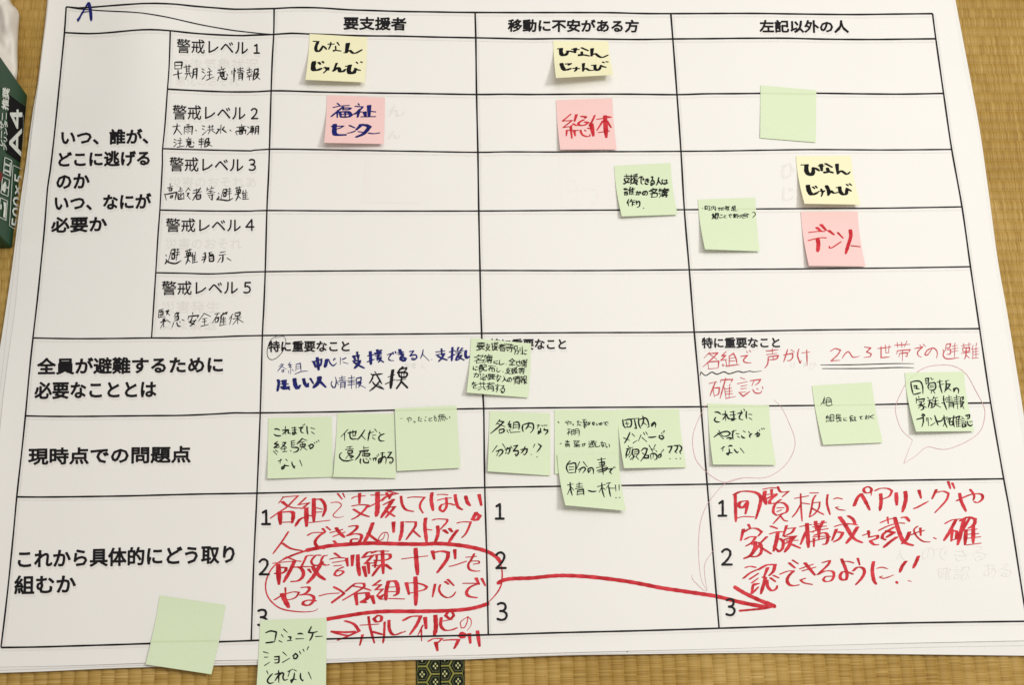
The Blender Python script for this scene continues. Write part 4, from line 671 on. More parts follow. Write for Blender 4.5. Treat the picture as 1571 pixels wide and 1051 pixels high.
write(drawn, 'red', RD+.00006, 'marker_writing', 'first line of red marker writing, middle row', '2.5|300,158 400,148 500,140 430,210 350,290 230,370 130,440;1.5|305,155 240,238;5|290,220 350,270;2|350,275 440,300 540,305;6|255,360 265,520;5|280,360 420,355 435,420 420,500;2|290,495 420,490;2.5|605,165 505,260 650,235 560,300;3|640,235 590,290;2|540,310 640,300;6|610,310 615,545;4|575,430 520,460 465,545;1.5|640,400 680,410;5.5|710,180 712,475;4|740,190 800,185 850,240 865,320 830,415;1|740,300 830,320;1|740,360 820,355;1.5|650,500 780,485 925,468;r1.6|935,235 990,225 1050,230 1080,270 1020,340 970,395 990,425 1050,430 1110,415;2.5|1030,110 1090,185;2|1100,105 1125,160;5|1325,110 1322,240;1.5|1220,175 1270,150 1400,140;3.5|1230,275 1330,260 1440,265 1370,350 1290,420 1220,455;3.5|1245,320 1340,380 1450,420', C1)
write(drawn, 'red', RD, 'marker_writing', 'rest of the first line of red marker writing', '1.5|-10,130 160,130;6|80,95 80,300 65,410;2.5|-44,290 40,250 150,190;2|190,70 360,112;3|170,130 330,115;4|200,100 240,170;4|270,110 240,180;4|135,205 200,150 320,115;3|160,260 300,185;5|290,190 230,280 130,430;4|200,300 310,285 270,340 190,430;4|190,340 310,415;3.5|395,145 410,250 460,325 560,350;3|490,165 560,155 710,160 660,230 650,300 690,370;4.5|810,100 800,200 825,335;1.5|880,125 950,120 1025,128;2|885,200 960,180 1070,168;3.5|1000,165 1005,280 960,355 915,320 940,260 1040,245 1110,265;4|1120,125 1130,200 1160,290 1215,325;4.5|1260,145 1285,230 1320,270;5|1440,125 1470,265', C2)
write(drawn, 'red', RD, 'marker_writing', 'start of the second line of red marker writing', '2.5|370,622 280,760 165,915;3.5|290,775 400,845 550,875;r2.2|605,853 612,858;2.6|630,670 700,635 860,632;4|850,632 780,680 730,750 750,810 850,850;4|830,580 865,620;3|880,555 935,600;2|930,635 1100,590;2|970,685 1130,625;4.5|1010,570 1060,640 1120,695;4|980,745 1040,810;4|1190,550 1280,540 1290,570 1240,620 1160,675 1260,650 1340,660 1350,700 1300,780 1240,790 1205,750 1230,720 1300,720;5|1500,505 1450,640 1375,785;4|1430,640 1490,690 1571,750', C1)
write(drawn, 'red', RD, 'marker_writing', 'rest of the second line of red marker writing', 'r1.6|180,650 150,720 90,745 100,700 150,640 210,635 225,690 205,775;5.5|295,495 297,625;4.5|410,490 405,620 375,740;3.5|460,490 590,490 590,540 540,620 465,725;3.5|560,610 650,690;4.5|725,440 715,550 740,770;1.5|745,590 810,600;3|820,465 880,450 1010,455 1010,490 920,590;4.5|885,545 890,650 850,770;5|970,600 1020,640;5|1045,580 1080,620;4.5|1150,600 1090,680 1035,765;3|1150,505 1210,490 1330,490 1300,570 1260,650 1210,700;5|1400,365 1355,455 1410,465 1450,410 1400,370', C2)
write(drawn, 'red', RD, 'marker_writing', 'third line of red marker writing, inside the loop', '2|165,215 300,200 470,185 540,190;6|235,230 245,495;4|260,270 340,275 330,320 260,355 190,350;5|450,190 400,300 310,465;4.5|420,270 520,270 570,330 560,400 500,450 410,460;3|345,130 470,180;3|700,110 620,115 590,170 545,260 660,260 780,240;3|800,110 740,110 680,180 700,235 760,240;3|885,110 840,120 810,190 860,240 915,235;4|640,295 675,340;5.5|820,200 760,300 700,400 625,480;5|700,270 770,370 860,435;4|990,80 1060,130;3|930,160 1020,140 1120,145;2|965,205 1130,180;1.5|980,250 1085,242;3|1105,265 1020,310 985,370 1040,385 1110,340 1090,315 1010,325;5|1150,150 1165,250;5.5|1230,110 1225,245;5|1300,105 1305,250 1325,380;4|1500,65 1430,70 1365,140 1500,110 1400,220 1520,210;6|1380,260 1410,390;5|1440,210 1450,350', C3)
write(drawn, 'red', RD, 'marker_writing', 'rest of the third line of red marker writing', '2|35,45 200,45;2|0,70 60,50;5|125,40 135,300;4|30,90 120,80 210,80 215,120 150,150 30,150;4|60,100 60,140;4|20,210 70,210;4|110,200 60,260 10,330;5|160,200 225,250;5|50,150 40,230;2|350,135 500,115 645,100;5.5|505,15 515,150 530,315;5.5|700,45 720,135;5|720,60 800,45 880,60 870,130 810,220 755,290;5|955,30 962,130;2.4|895,220 960,205 1090,160;2|1085,115 1205,105;3|1180,75 1140,150 1110,200 1125,255 1190,275 1240,272;2|1140,160 1230,160 1235,185 1170,195', C4)
write(drawn, 'red', RD, 'marker_writing', 'fourth line of red marker writing, inside the loop', '3|330,545 335,680;2.5|185,705 300,640 430,600 515,605 470,670 400,700 340,705;6|285,625 330,720 375,805;4|550,540 640,535 650,570 600,620 535,640 650,635 710,670 700,730 640,780 570,770 570,735 640,710 740,720;2.5|785,652 900,625 1050,615;r3.4|980,535 1050,570 1120,620 1050,670 955,740;3.5|1140,590 1220,520 1280,485 1380,485 1385,530 1300,590 1100,710;3|1230,520 1370,545 1475,580;6|1270,620 1290,770;6|1310,620 1430,610 1430,680 1350,735 1410,740', C3)
write(drawn, 'red', RD, 'marker_writing', 'rest of the fourth line of red marker writing', '3.5|100,380 20,440 110,430 45,490 130,480 60,560;6|5,560 30,645;2|50,490 140,480;3|70,560 100,595 130,560;5|195,390 170,500 165,605;5|200,395 270,390 300,450 300,530 260,555;2|190,460 270,455;2|180,510 280,510;2|110,600 200,590 380,595;4|90,570 150,540;5|400,410 430,540;3.5|400,415 500,410 590,430 635,455 600,490 430,530;5.5|503,345 510,500 508,665;3.5|730,425 700,570;2.8|790,430 775,490 810,550 870,580 930,560 965,515;4|845,395 885,425;3.5|875,370 945,440;3|1055,415 1130,415 1230,415;4|1225,418 1130,460 1090,520 1120,565 1210,580;4.5|1200,355 1235,425;4|1265,360 1305,440', C4)
write(drawn, 'red', RD, 'marker_writing', 'red marker writing below the loop', '4|240,140 320,170 370,235 270,280 170,320;r3.2|110,240 240,245 330,240;4|140,250 260,275 330,250;2|380,180 550,170;3.2|455,100 470,200 510,345;4|540,90 505,120 530,150 570,140 575,100 540,88;4|400,270 375,365;5|490,240 580,265;3|605,150 600,270 590,345;4|645,135 650,220 690,270 770,245;1.5|780,245 800,235;4.5|780,135 850,100 940,95 900,180 840,265;2|960,180 910,280;2|945,200 948,325;6|980,110 990,210;5.5|1075,90 1080,200 1065,275;4|1130,110 1125,180 1160,225 1220,225 1275,205;1.5|1130,145 1235,125;4|1190,60 1170,90 1210,120 1245,90 1230,60;r1.6|1370,105 1310,150 1315,205 1345,200 1370,150 1375,100 1405,130 1405,180 1370,230', C5)
write(drawn, 'red', RD, 'marker_writing', 'small red marker word crossing the bottom line', '3|1010,330 1060,305 1140,305 1090,350;5.5|1080,340 1095,415;4.5|1160,320 1220,315 1290,315 1270,360 1250,395;5|1320,248 1303,280 1330,297 1355,270 1325,249;5.5|1390,260 1400,345;5|1465,235 1485,375', C5)
write(drawn, 'red', RD+.00002, 'marker_loop', 'red loop round two lines of writing', 'r6|300,375 400,355 500,346 620,340 740,343 870,345 960,342 1060,350 1150,366 1210,385 1250,410 1270,435;r2.4|1268,430 1278,480 1278,520 1270,560 1245,600 1205,642;r3|310,373 240,395 180,420;r2.2|215,402 150,440 110,485 90,550 105,615 165,668 260,685 330,682 352,670;r6|400,722 500,705 600,690 700,683 850,683 1000,680 1100,672 1160,660 1205,645', (380, 730, 3.275))
write(drawn, 'red', RD+.00004, 'marker_arrow', 'long thick red arrow crossing the middle cell', 'r6|80,540 110,525 160,518 250,515 350,505 430,503 550,510 700,528 800,545 900,565 1000,580 1100,595 1180,608 1310,640 1430,662;r6|1270,562 1320,592 1400,630 1466,655;r3.4|1466,657 1420,668 1360,674 1294,680;r6|1430,640 1468,658', (740, 730, 3.275))
D1, D2, D3, D4 = (1110, 735, 7.855), (1300, 735, 7.141), (1100, 840, 7.855), (1290, 840, 8.268)
write(drawn, 'red', RD, 'marker_writing', 'first line of red marker writing at the right', '4|140,180 145,330 150,515;4.5|130,190 200,155 300,150 400,170 450,230 430,350 390,480;4.5|280,265 200,280 185,330 230,350 290,280 280,350 265,420;2|160,475 240,455 370,460;2|475,125 560,110 640,110;5|500,150 490,220 515,305;3|520,190 600,180;4|580,130 580,220;4|520,240 640,180;4|640,190 560,260 560,300 640,290;3|655,95 680,150 720,160 790,150;3|780,155 710,215;3.5|690,250 620,310 600,400 640,440;3.5|640,290 720,290 770,340 760,400 700,420;1.5|645,350 730,348;1.5|645,395 700,375;2.5|700,430 600,540;2|690,450 730,500 775,510;3|650,440 720,420;1.8|860,235 1025,205;2.2|930,180 935,340 948,510;2.2|930,310 880,400 830,460;1.5|940,290 1040,305;1.5|1040,170 1145,170;2.5|1110,200 1080,250 1060,360 1035,460;2.2|1070,290 1160,280 1150,350 1100,420 1040,460;2|1060,350 1130,390 1210,430;2.8|1255,190 1248,300 1285,430;r1.9|1325,245 1370,230 1440,245;r1.9|1390,340 1350,345 1390,370 1475,380', D1)
write(drawn, 'red', RD, 'marker_writing', 'start of the second line of red marker writing at the right', '4|300,550 325,600;5|240,610 210,740;3.5|250,640 320,600 400,600 460,640 420,690;3.5|260,730 320,700 390,700 340,770 270,810;5|380,760 380,830 330,920 250,960;4|350,790 430,770 460,840 440,910 380,940 310,930;4|430,800 350,910;4|520,700 430,790;3.5|440,820 575,905;3.5|570,570 650,600;3|560,665 640,640 720,640;5|655,640 640,740 605,870;4|680,720 720,760 710,840 670,880 630,840;4|760,565 720,690;3.5|770,600 860,590 820,650 730,690;3|740,700 870,690;4|720,740 870,690 810,750 740,780;2|760,750 900,740;5|820,700 800,790 740,880;4|820,790 925,835;2.5|925,575 1060,550;5|1005,540 1015,680 1025,825;4|990,640 930,790;2|1030,640 1090,640;2.5|1090,550 1240,525;5|1110,515 1120,620;5|1200,510 1150,620;2.5|1080,580 1240,570;2.5|1080,630 1260,600;4|1150,560 1150,720;4|1090,720 1090,815;4|1100,680 1220,650 1260,700 1240,780 1200,790;2|1080,700 1260,690;2.5|1040,760 1290,700;2.5|1340,575 1430,550 1571,545;5|1400,460 1470,560 1540,680 1571,710;4.5|1360,610 1310,740;4|1380,640 1440,650 1400,720 1330,760;4|1510,450 1560,490', D1)
write(drawn, 'red', RD, 'marker_writing', 'rest of the upper lines of red marker writing at the right', '5|110,530 50,630 -10,705;4|10,405 60,440 90,500;2|0,490 110,505;4|20,580 80,660 165,700;4.5|75,295 110,210 150,165 190,230 245,340;3.5|220,85 180,110 195,150 250,150 265,110 230,85;2|265,130 262,180;3|305,130 360,105 440,105 490,130 460,190 390,220;4.5|365,165 370,250 358,345;5|535,155 543,285;5|635,140 640,230 605,360;4.5|785,125 808,210;r2.6|725,325 760,315 890,245;4.5|975,120 930,215;3|975,150 1050,135 1110,160 1080,240 960,370;4|1105,30 1130,105;3.5|1150,45 1175,105;3.5|1200,240 1280,200 1380,165 1470,170 1480,220 1430,260 1390,250;4|1230,160 1250,250 1300,355;3|1345,115 1390,180 1380,235;2.5|170,620 250,590;4|230,570 240,640;4|240,640 330,620 330,650 250,680 290,720 340,722;2.5|365,480 450,445 520,430;3|440,420 450,490;2.5|345,565 450,515 560,485 630,488;5|520,425 560,560 620,690 720,730;4|600,425 640,420 680,465;4|510,530 400,600 380,650 420,670;5|430,570 510,590 430,640;5|540,640 470,690 400,750;5|680,585 650,660 600,710;2.5|700,615 770,585 845,565;2.2|770,520 730,560 760,630 830,685 905,692;4|800,540 805,620;1.5|945,645 975,658;2.5|1070,490 1150,450 1250,440;4.5|1190,450 1120,580 1060,675;5|1150,560 1140,680;4|1170,570 1200,580 1190,660;3|1150,670 1190,660;5.5|1280,440 1210,720;4.5|1240,460 1320,420 1400,440 1390,500 1330,540;4|1340,430 1240,600;5|1300,560 1290,720;2.5|1280,570 1420,550;5|1380,500 1380,700;2|1290,610 1440,600;2|1290,655 1460,635;2|1310,725 1465,705', D2)
write(drawn, 'red', RD, 'marker_writing', 'start of the third line of red marker writing at the right', '3|345,245 400,230 470,245;3.5|320,375 400,310 500,265;3.5|395,385 500,315;3|420,430 495,375;3.5|500,440 440,450 420,560 500,480;2|430,470 500,440;4.5|560,360 585,370 530,560;4.5|500,270 600,215 700,210 680,290 630,340;5|610,250 570,350;4|605,400 610,470 660,525 715,500 725,465;3.5|645,370 705,415;3|680,340 745,370;2.6|760,325 850,290 930,285;4|925,287 870,340 845,400 870,450 920,465 985,455;4|870,190 940,250;2.5|910,155 980,200;2.5|1000,260 1160,205;2.5|1030,285 1190,240;4.5|1060,190 1180,335;2.5|1065,375 1005,395 1050,430 1150,450;3.5|1275,185 1360,160 1340,210 1215,330 1300,290 1390,290 1410,340 1380,400 1310,415 1280,390 1310,355 1400,350', D3)
write(drawn, 'red', RD, 'marker_writing', 'rest of the third line of red marker writing at the right', '4|10,150 60,270 80,360 60,415 10,410 -10,370 20,315 80,315 155,342;2|30,185 90,180 165,200;3.5|215,140 240,225;4|160,300 210,255 280,265 300,320 260,400 190,475;4.5|415,185 400,300 420,420 450,468;r1.8|455,270 520,255 600,275;r1.8|530,365 490,380 540,395 600,380 675,350;4.5|825,180 780,240 750,315;r4|705,443 715,450;4.5|985,115 950,200 920,262;r2.5|855,425 895,435', D4)

# ================================================================ sticky notes
def curl(v): return max(0, (v-.2)/.8)**1.7
class Note:
    n = 0
    def __init__(s, corners, liftL, liftR, mat, label, base=.0009, kink=.55):
        s.c = corners; s.l = (liftL*.88/1000, liftR*.88/1000); s.base = base; s.kink = kink
        s.n = Note.n; Note.n += 1
        N = 16; vs = []
        for j in range(N+1):
            for i in range(N+1):
                u, v = i/N, j/N; p = s.pxy(u, v); vs.append(s.pos(*p, 0, uv=(u, v)))
        m = N+1; fs = [(j*m+i, (j+1)*m+i, (j+1)*m+i+1, j*m+i+1) for j in range(N) for i in range(N)]
        origin = vs[0].copy()
        s.o = mesh_obj('sticky_note', [p-origin for p in vs], fs, MAT[mat], smooth=True); s.o.location = origin; s.origin = origin
        md = s.o.modifiers.new('thickness', 'SOLIDIFY'); md.thickness = .00014; md.offset = -1; md = s.o.modifiers.new('crisp_edge', 'EDGE_SPLIT'); md.split_angle = math.radians(50)
        tag(s.o, label, 'sticky note', {'green': 'green sticky notes', 'yellow': 'yellow sticky notes', 'pink': 'pink sticky notes'}[mat])
        s.mat = mat
    def pxy(s, u, v):
        TL, TR, BR, BL = s.c; k = s.kink*min(1, max(s.l)/.008); g = (1-k)*v+k*curl(v)
        x0 = TL[0]+(BL[0]-TL[0])*g; x1 = TR[0]+(BR[0]-TR[0])*g; y0 = TL[1]+(BL[1]-TL[1])*v; y1 = TR[1]+(BR[1]-TR[1])*v
        return x0+(x1-x0)*u, y0+(y1-y0)*u
    def uv(s, x, y):
        u = v = .5
        for _ in range(12):
            a, b_ = s.pxy(u, v); e = 1e-3; a1, b1 = s.pxy(u+e, v); a2, b2 = s.pxy(u, v+e)
            J = ((a1-a)/e, (a2-a)/e, (b1-b_)/e, (b2-b_)/e); D = J[0]*J[3]-J[1]*J[2]; dx, dy = x-a, y-b_
            u += (dx*J[3]-dy*J[1])/D; v += (dy*J[0]-dx*J[2])/D
            v = min(1.2, max(-.2, v))
        return u, v
    def pos(s, x, y, off, uv=None):
        u, v = uv or s.uv(x, y)
        h = s.base+(s.l[0]*(1-u)+s.l[1]*u)*curl(v)+.0012*math.sin(u*2.3+s.n)*curl(v)*min(1, max(s.l)/.006)
        return at(x, y, h+off)
    def ink(s, fn, mat, name, label, *a, off=.0003, **kw):
        k = Ink(); fn(k, *a, **kw); o = k.build(name, MAT[mat], s.o, lambda x, y: s.pos(x, y, off)-s.origin)
        if label: o['label'] = label
        return o
    def through(s, P, w=1.2):
        s.ink(path, 'ghostgreen', 'rule_showing_through', None, pts(P), w, off=.0002)
N1 = Note([(474.9, 51.3), (563.5, 56.5), (559.5, 125.9), (468.6, 121.8)], 16, 9, 'yellow', 'yellow note in the level 1 row of the first wide column, below 要支援者')
N1.ink(drawn, 'brush', 'brush_writing', None, '2|230,250 320,255;4|310,255 275,340 275,400 310,425 350,400 385,340;2.4|385,330 420,350 455,388;1.5|480,300 585,298;2|525,270 520,320 490,385;2|635,270 670,320;1.8|605,335 610,390 575,420 570,405 620,405 700,418;6.5|815,290 790,440;3.5|800,430 850,405 885,440 940,455 1055,395;3|760,445 800,445;6|240,600 225,690 240,740 300,740 360,715;4|320,610 350,640;3.5|385,595 405,618;2|430,690 450,740 400,790;3.5|420,700 480,700 480,740 445,740;3.4|625,625 570,760;4.5|575,750 640,700 670,720 680,765 730,765 770,730;2.5|780,675 880,660;5.5|850,660 830,740 850,790 910,790 950,720;2|930,710 980,735 1030,745;2|960,605 985,628;2|1035,600 1060,612', (460, 40, 11.064))
N2 = Note([(501.7, 145.4), (590.7, 149), (588.5, 220.4), (497.2, 218.6)], 14, 8, 'pink', 'pink note with navy lettering in the level 2 row')
N2.ink(drawn, 'blue', 'brush_writing', None, '1.5|345,270 430,250 520,240;2|415,200 460,235;3|500,270 400,350 310,425;3|415,340 415,440;2|420,320 440,340;1.5|520,240 620,235;3.5|510,260 515,310;3|520,275 645,280 610,305 520,305;4|460,350 475,430;4.5|470,345 600,345 650,400 600,430 480,430;3|550,360 550,420;2|500,385 620,380;2|770,205 790,230;2.5|720,250 850,260 780,330 690,385;5|780,330 760,430;4|800,300 720,380;1.5|810,345 840,345;6|955,240 955,420;5.5|880,350 895,420;1.5|985,335 1070,345;1.8|820,428 1065,425;6|370,560 365,690 400,735 555,735;2|315,590 520,585 460,620 400,635;2.4|620,575 710,615;2.5|595,705 650,695 720,670;5.5|830,560 740,645;5.5|810,565 900,570 960,600 900,680 840,730 740,770;1.8|770,680 850,690;2.2|945,705 1040,715 1135,700', (480, 140, 11.064))
N3 = Note([(848.5, 61.7), (933, 62.2), (941.2, 114.2), (853, 119.1)], 24, 19, 'yellow', 'yellow note curling up strongly in the level 1 row of the middle column')
N3.ink(drawn, 'brush', 'brush_writing', None, '1.5|280,268 370,265;5|340,265 340,340 370,380 420,370 460,315;3|440,305 500,310 560,325;1.5|520,275 650,280;5.5|580,265 580,330;3|690,250 800,300;3.2|690,320 700,380 650,385 645,365 720,370 820,390;5.5|868,270 860,385;3.5|860,375 920,350 980,395 1040,415 1135,375;5|345,520 370,590 410,630 500,605;4|430,525 500,520 465,545;2.5|545,600 655,605;3|600,580 600,620 570,650;4.5|722,520 715,645;3.2|715,630 760,600 820,635 890,632;2|860,548 940,545;4|915,545 920,610 960,635 1000,600 1015,550;2.5|1010,550 1060,572 1105,582;2|1045,492 1075,505;2|1105,488 1140,492', (830, 50, 11.064))
N4 = Note([(853, 153.1), (939.4, 150), (946.1, 229), (859.4, 229)], 7, 4, 'pink', 'pink note with two red characters in the middle column')
N4.ink(drawn, 'red', 'brush_writing', None, '1.8|505,385 365,500 530,490 375,610;1.8|375,610 470,595;4.5|600,395 570,500;2.5|550,545 600,580;1.8|490,600 545,560;3.5|505,595 525,790;3|440,660 430,750;1.5|430,658 640,660;3.5|565,660 580,750;4|690,420 760,430 750,450;3.5|720,480 640,530 640,570 720,575 790,540;4|750,515 810,530;2.5|670,655 700,730 780,765 830,750 830,730;1.5|740,655 765,670;1.5|790,620 830,630;2.5|912,405 870,500 815,580;5.5|855,550 890,750;2|950,470 1190,435 1110,420;5.5|1085,415 1110,775;3|1050,500 950,655;3|1120,500 1190,610;1.8|975,695 1165,668', (830, 140, 11.064))
N5 = Note([(942.2, 254), (1029, 249.5), (1039.4, 329), (954, 331.7)], 9, 4, 'green', 'green note with three lines of writing in the level 3 row, middle column')
N5.ink(hand, 'pen', 'handwritten_text', None, '支 240 300 345 455;援 350 300 490 465;で 505 340 580 465;き 600 375 670 465;る 690 345 760 480;人 785 350 890 480;は 895 385 990 460;誰 245 525 425 650;か 445 580 530 650;の 570 590 650 655;名 680 540 810 685;簿 840 540 1000 690;作 300 725 435 840;り 460 750 520 855;. 570 870 590 880', (935, 240, 11.064), 1.85)
N6 = Note([(1166.8, 130.2), (1252.3, 138), (1251.8, 218), (1166.2, 211.1)], 1.5, 1, 'green', 'blank green note at the upper right, lying flat over a rule')
N6.through('1167.5,142.5 1210,143 1251.5,143.5')
N7 = Note([(1221.2, 239), (1305.7, 238.6), (1320.7, 313.6), (1234.3, 312.2)], 16, 9, 'yellow', 'yellow note in the level 3 row of the right column')
N7.ink(drawn, 'brush', 'brush_writing', None, '1.5|320,250 440,248;5.5|415,250 410,340 440,400 500,425 525,380 525,300;3.5|520,300 570,310 630,350;2|615,265 710,268;5.5|660,245 675,345;3.5|735,228 850,290;4|765,305 790,370 730,385 720,370 800,365 865,385;5|930,240 945,400;3.5|950,395 1000,350 1050,380 1100,410 1150,370;5.5|435,600 460,700 510,755 600,720;2.5|520,625 555,655;2.5|565,610 595,640;2.5|620,700 720,690 700,710;2.5|660,660 685,720 665,785;4.5|750,605 790,690 785,765;3.5|790,750 830,690 880,730 950,715;2.5|925,635 990,625;4.5|975,625 990,710 1040,755 1090,740 1095,650;2.5|1090,645 1130,670 1175,695;2|1090,580 1125,605;2|1140,570 1180,598', (1200, 230, 11.064))
N8 = Note([(1228.5, 325), (1315.7, 324.1), (1327.9, 408.6), (1241.1, 407.7)], 8, 3, 'pink', 'pink note with red katakana in the level 4 row of the right column')
N8.ink(drawn, 'red', 'brush_writing', None, '1.8|455,402 600,385 720,385;4.5|590,320 660,380;4.5|660,270 745,365;1.8|445,540 560,510 650,492 750,495;5|600,510 615,600 605,725;4|790,370 880,440;1.8|800,640 805,665 850,660 1000,560;2.8|945,405 1035,500;4.5|1155,360 1165,470 1120,620 1080,760;1.5|1170,628 1325,645', (1200, 320, 11.064))
N9 = Note([(1070.8, 305.8), (1159, 302.7), (1165.7, 385.4), (1081.7, 382.2)], 11, 5, 'green', 'green note with two tiny lines of writing, left of the pink katakana note')
N9.ink(hand, 'pen', 'handwritten_text', None, '・ 190 262 208 278;町 235 235 325 305;内 345 230 420 305;で 455 255 500 305;の 515 250 565 300;取 585 230 655 305;組 685 225 765 310;ー 735 308 795 315;組 360 355 465 450 1.6;ご 490 375 545 430;と 560 380 605 430;で 635 375 695 425;割 720 360 800 430;り 815 385 850 430;合 850 350 990 440;? 1040 335 1100 435', (1060, 295, 11.064), 1.0)
N9.through('1131,320.2 1160,319.8')
N10 = Note([(722.5, 518.5), (814.8, 527), (810.4, 610.4), (716, 602.4)], 10, 4, 'green', 'green note crowded with five lines, straddling the line left of the middle column')
N10.ink(hand, 'pen', 'handwritten_text', None, '要 310 155 440 265;支 450 165 525 275;援 535 150 645 275;者 650 165 750 285;等 755 180 890 300;別 895 210 1015 335;に 1020 275 1085 340;名 280 350 415 475;簿 425 345 545 475;に 575 430 650 480;し 665 425 735 495;、 760 480 775 500;全 805 400 905 500;世 910 430 1010 505;帯 1010 420 1090 540;に 265 520 330 575;配 355 500 475 585;布 485 500 595 610;し 620 530 680 605;、 710 595 725 615;支 760 540 835 635;援 840 540 945 635;等 960 545 1050 640;が 265 605 380 695;必 375 640 480 725;要 480 640 590 720;な 605 650 690 745;人 690 665 790 760;の 790 695 850 760;情 870 665 980 795;報 980 670 1085 790;を 240 765 330 860;共 335 755 455 885;有 455 765 590 895;す 590 790 675 925;る 675 815 745 920', (700, 510, 10.007), 1.25)
N11 = Note([(411.7, 641.5), (509, 639.4), (511.2, 732), (410.2, 734.6)], 6, 2, 'green', 'green note at the far left of its row, just right of the label column')
N11.ink(drawn, 'pen', 'handwritten_text', None, '250,275 290,270 330,290;245,350 280,370 345,372;410,235 412,355;365,290 440,285 400,320 365,350;400,320 435,285 455,285 450,330 490,340;505,255 570,250;510,290 575,285;545,240 550,340 520,350 515,325 550,320 580,340;605,255 665,245 635,275 640,315 675,330;668,210 672,225;690,200 695,215;725,230 728,300 740,350;785,255 840,270;795,315 835,345;295,455 250,490 305,500 245,545 320,540;300,500 320,530;235,595 285,650;265,580 300,610;370,470 415,470 380,520 335,560;365,500 430,545;400,540 400,600;350,570 420,560;370,605 435,600;495,450 500,540;500,450 550,440;505,480 550,475;505,510 550,505;500,540 590,545 600,575 570,605 525,615;485,590 495,595;660,410 620,450 575,495;650,410 725,440;620,470 690,455;625,500 700,495 690,530 625,530 625,500;660,470 665,530;660,530 630,585;665,535 725,580;745,520 800,495 820,510 810,540 775,560 765,520 780,490;835,470 845,485;865,455 875,470;890,435 905,455;305,745 360,720;340,715 330,780;415,715 440,740;400,790 385,850 360,860 355,840 400,810 465,815;505,755 510,790 540,845 550,810;620,730 655,815', (395, 630, 9.556), 2.38, 'r')
N12 = Note([(517.5, 634), (605, 635.4), (607.8, 734), (511.2, 732)], 7, 2, 'green', 'green note partly under its right neighbour, second from the left in its row')
N12.ink(drawn, 'pen', 'handwritten_text', None, '240,280 165,360;205,325 205,400;240,320 330,300 320,350 300,345;265,300 265,360 290,385 345,380;295,290 297,360;425,285 390,340 345,395;385,340 435,390;465,325 525,305;485,290 470,350 460,405;510,345 545,340;510,370 540,390;535,275 560,305;585,310 600,335;640,325 590,350 580,385 600,405 640,405;230,475 290,465;265,465 262,495;215,500 305,490;240,515 290,510 285,540 240,540 240,515;265,540 215,600;260,560 300,575 265,595;250,550 280,600;155,545 150,580 180,615 230,625 300,610;155,545 175,535;415,465 415,500;415,485 470,475;365,520 470,505 455,520;385,515 360,570 320,615;400,530 460,525;420,520 425,570;400,550 480,545 470,570 400,570 400,550;380,600 375,640 385,655;410,600 420,640 465,645 470,615;440,600 455,610;480,595 495,610;515,600 550,590 545,625;525,600 520,625;560,565 565,580;575,550 582,565;600,540 645,535;620,530 615,600 600,650;645,570 600,620 580,650 580,610 640,580 660,600 655,655;680,530 720,530 675,590 725,590 735,625 710,655 695,640 715,630', (500, 620, 7.141), 2.38, 'r')
N13 = Note([(605.7, 627), (700.3, 622.1), (706.5, 718), (609.2, 723)], 2.5, 1.5, 'green', 'green note with one tiny line along its top, overlapping its left neighbour', base=.0030)
N13.ink(hand, 'pen', 'handwritten_text', None, '- 815 155 840 160;や 885 140 935 205;っ 955 190 980 208;た 1010 140 1050 190;こ 1085 145 1100 185;と 1130 145 1165 185;も 1185 120 1215 185;無 1230 110 1300 190;い 1310 130 1360 165', (500, 620, 7.141), .85)
N13.through('606,629.8 650,628.8 700,627.6')
N14 = Note([(751, 631), (844, 634.2), (844.5, 730), (748.2, 723.4)], 6, 1.5, 'green', 'green note leftmost in the middle column, with a question on its second line')
N14.ink(drawn, 'pen', 'handwritten_text', None, '245,220 190,290;235,240 300,250 240,310 115,415;205,270 320,320;235,360 240,415;235,360 300,350 305,385 240,415;385,240 365,290 400,285 375,320 415,320;395,300 400,350;345,365 365,405;380,360 395,385;440,260 430,355;440,262 500,255 520,300 510,360;440,295 510,295;440,330 510,325;395,400 530,390;570,290 560,340 575,390;575,290 650,270 710,280 715,350 675,405;650,260 640,310 605,355;640,310 690,330;770,300 810,300;790,290 775,345;835,300 850,310;815,340 815,390 785,415 790,380 830,400;865,300 910,300;870,340 865,365 915,365 915,390 880,430;205,585 140,675;285,560 325,620;195,665 270,640 290,660 270,700 230,735;240,650 200,725;320,640 390,615 380,670 365,700 345,690;350,610 325,700;400,590 420,625;440,590 495,580 435,660 500,655 505,700 475,730 460,705 490,700;540,640 630,630 620,680 590,715 570,700;600,600 570,660 540,690;735,565 715,610;r2.4|684,708 690,710;785,560 825,590 800,630 765,675;r2.4|765,742 772,744', (740, 620, 9.136), 2.50, 'r')
N15 = Note([(850.5, 629), (947.5, 629.7), (951, 722), (851.3, 727.5)], 1.5, 1.5, 'green', 'green note with small writing, its lower half under the hanging note')
N15.ink(hand, 'pen', 'handwritten_text', None, '・ 95 165 115 185 1.6;や 165 155 225 205;っ 235 190 245 205;た 280 155 320 205;事 335 145 370 230;が 380 170 405 200;な 425 170 450 200;い 465 180 490 200;の 495 180 520 200;で 530 170 580 205;不 185 240 220 300;明 230 240 300 300;- 118 372 135 376;言 165 345 215 405;葉 250 345 305 410;が 325 370 360 400;通 390 350 450 410;じ 460 350 495 410;な 505 355 545 405;い 555 375 590 415'.replace('じ', 'し'), (840, 620, 6.186), 1.1)
N16 = Note([(854.9, 697.6), (948.3, 696.8), (960.9, 784), (867.5, 775.5)], 13, 8, 'green', 'green note hanging below its row over the rule, lower left corner lifted', base=.0034)
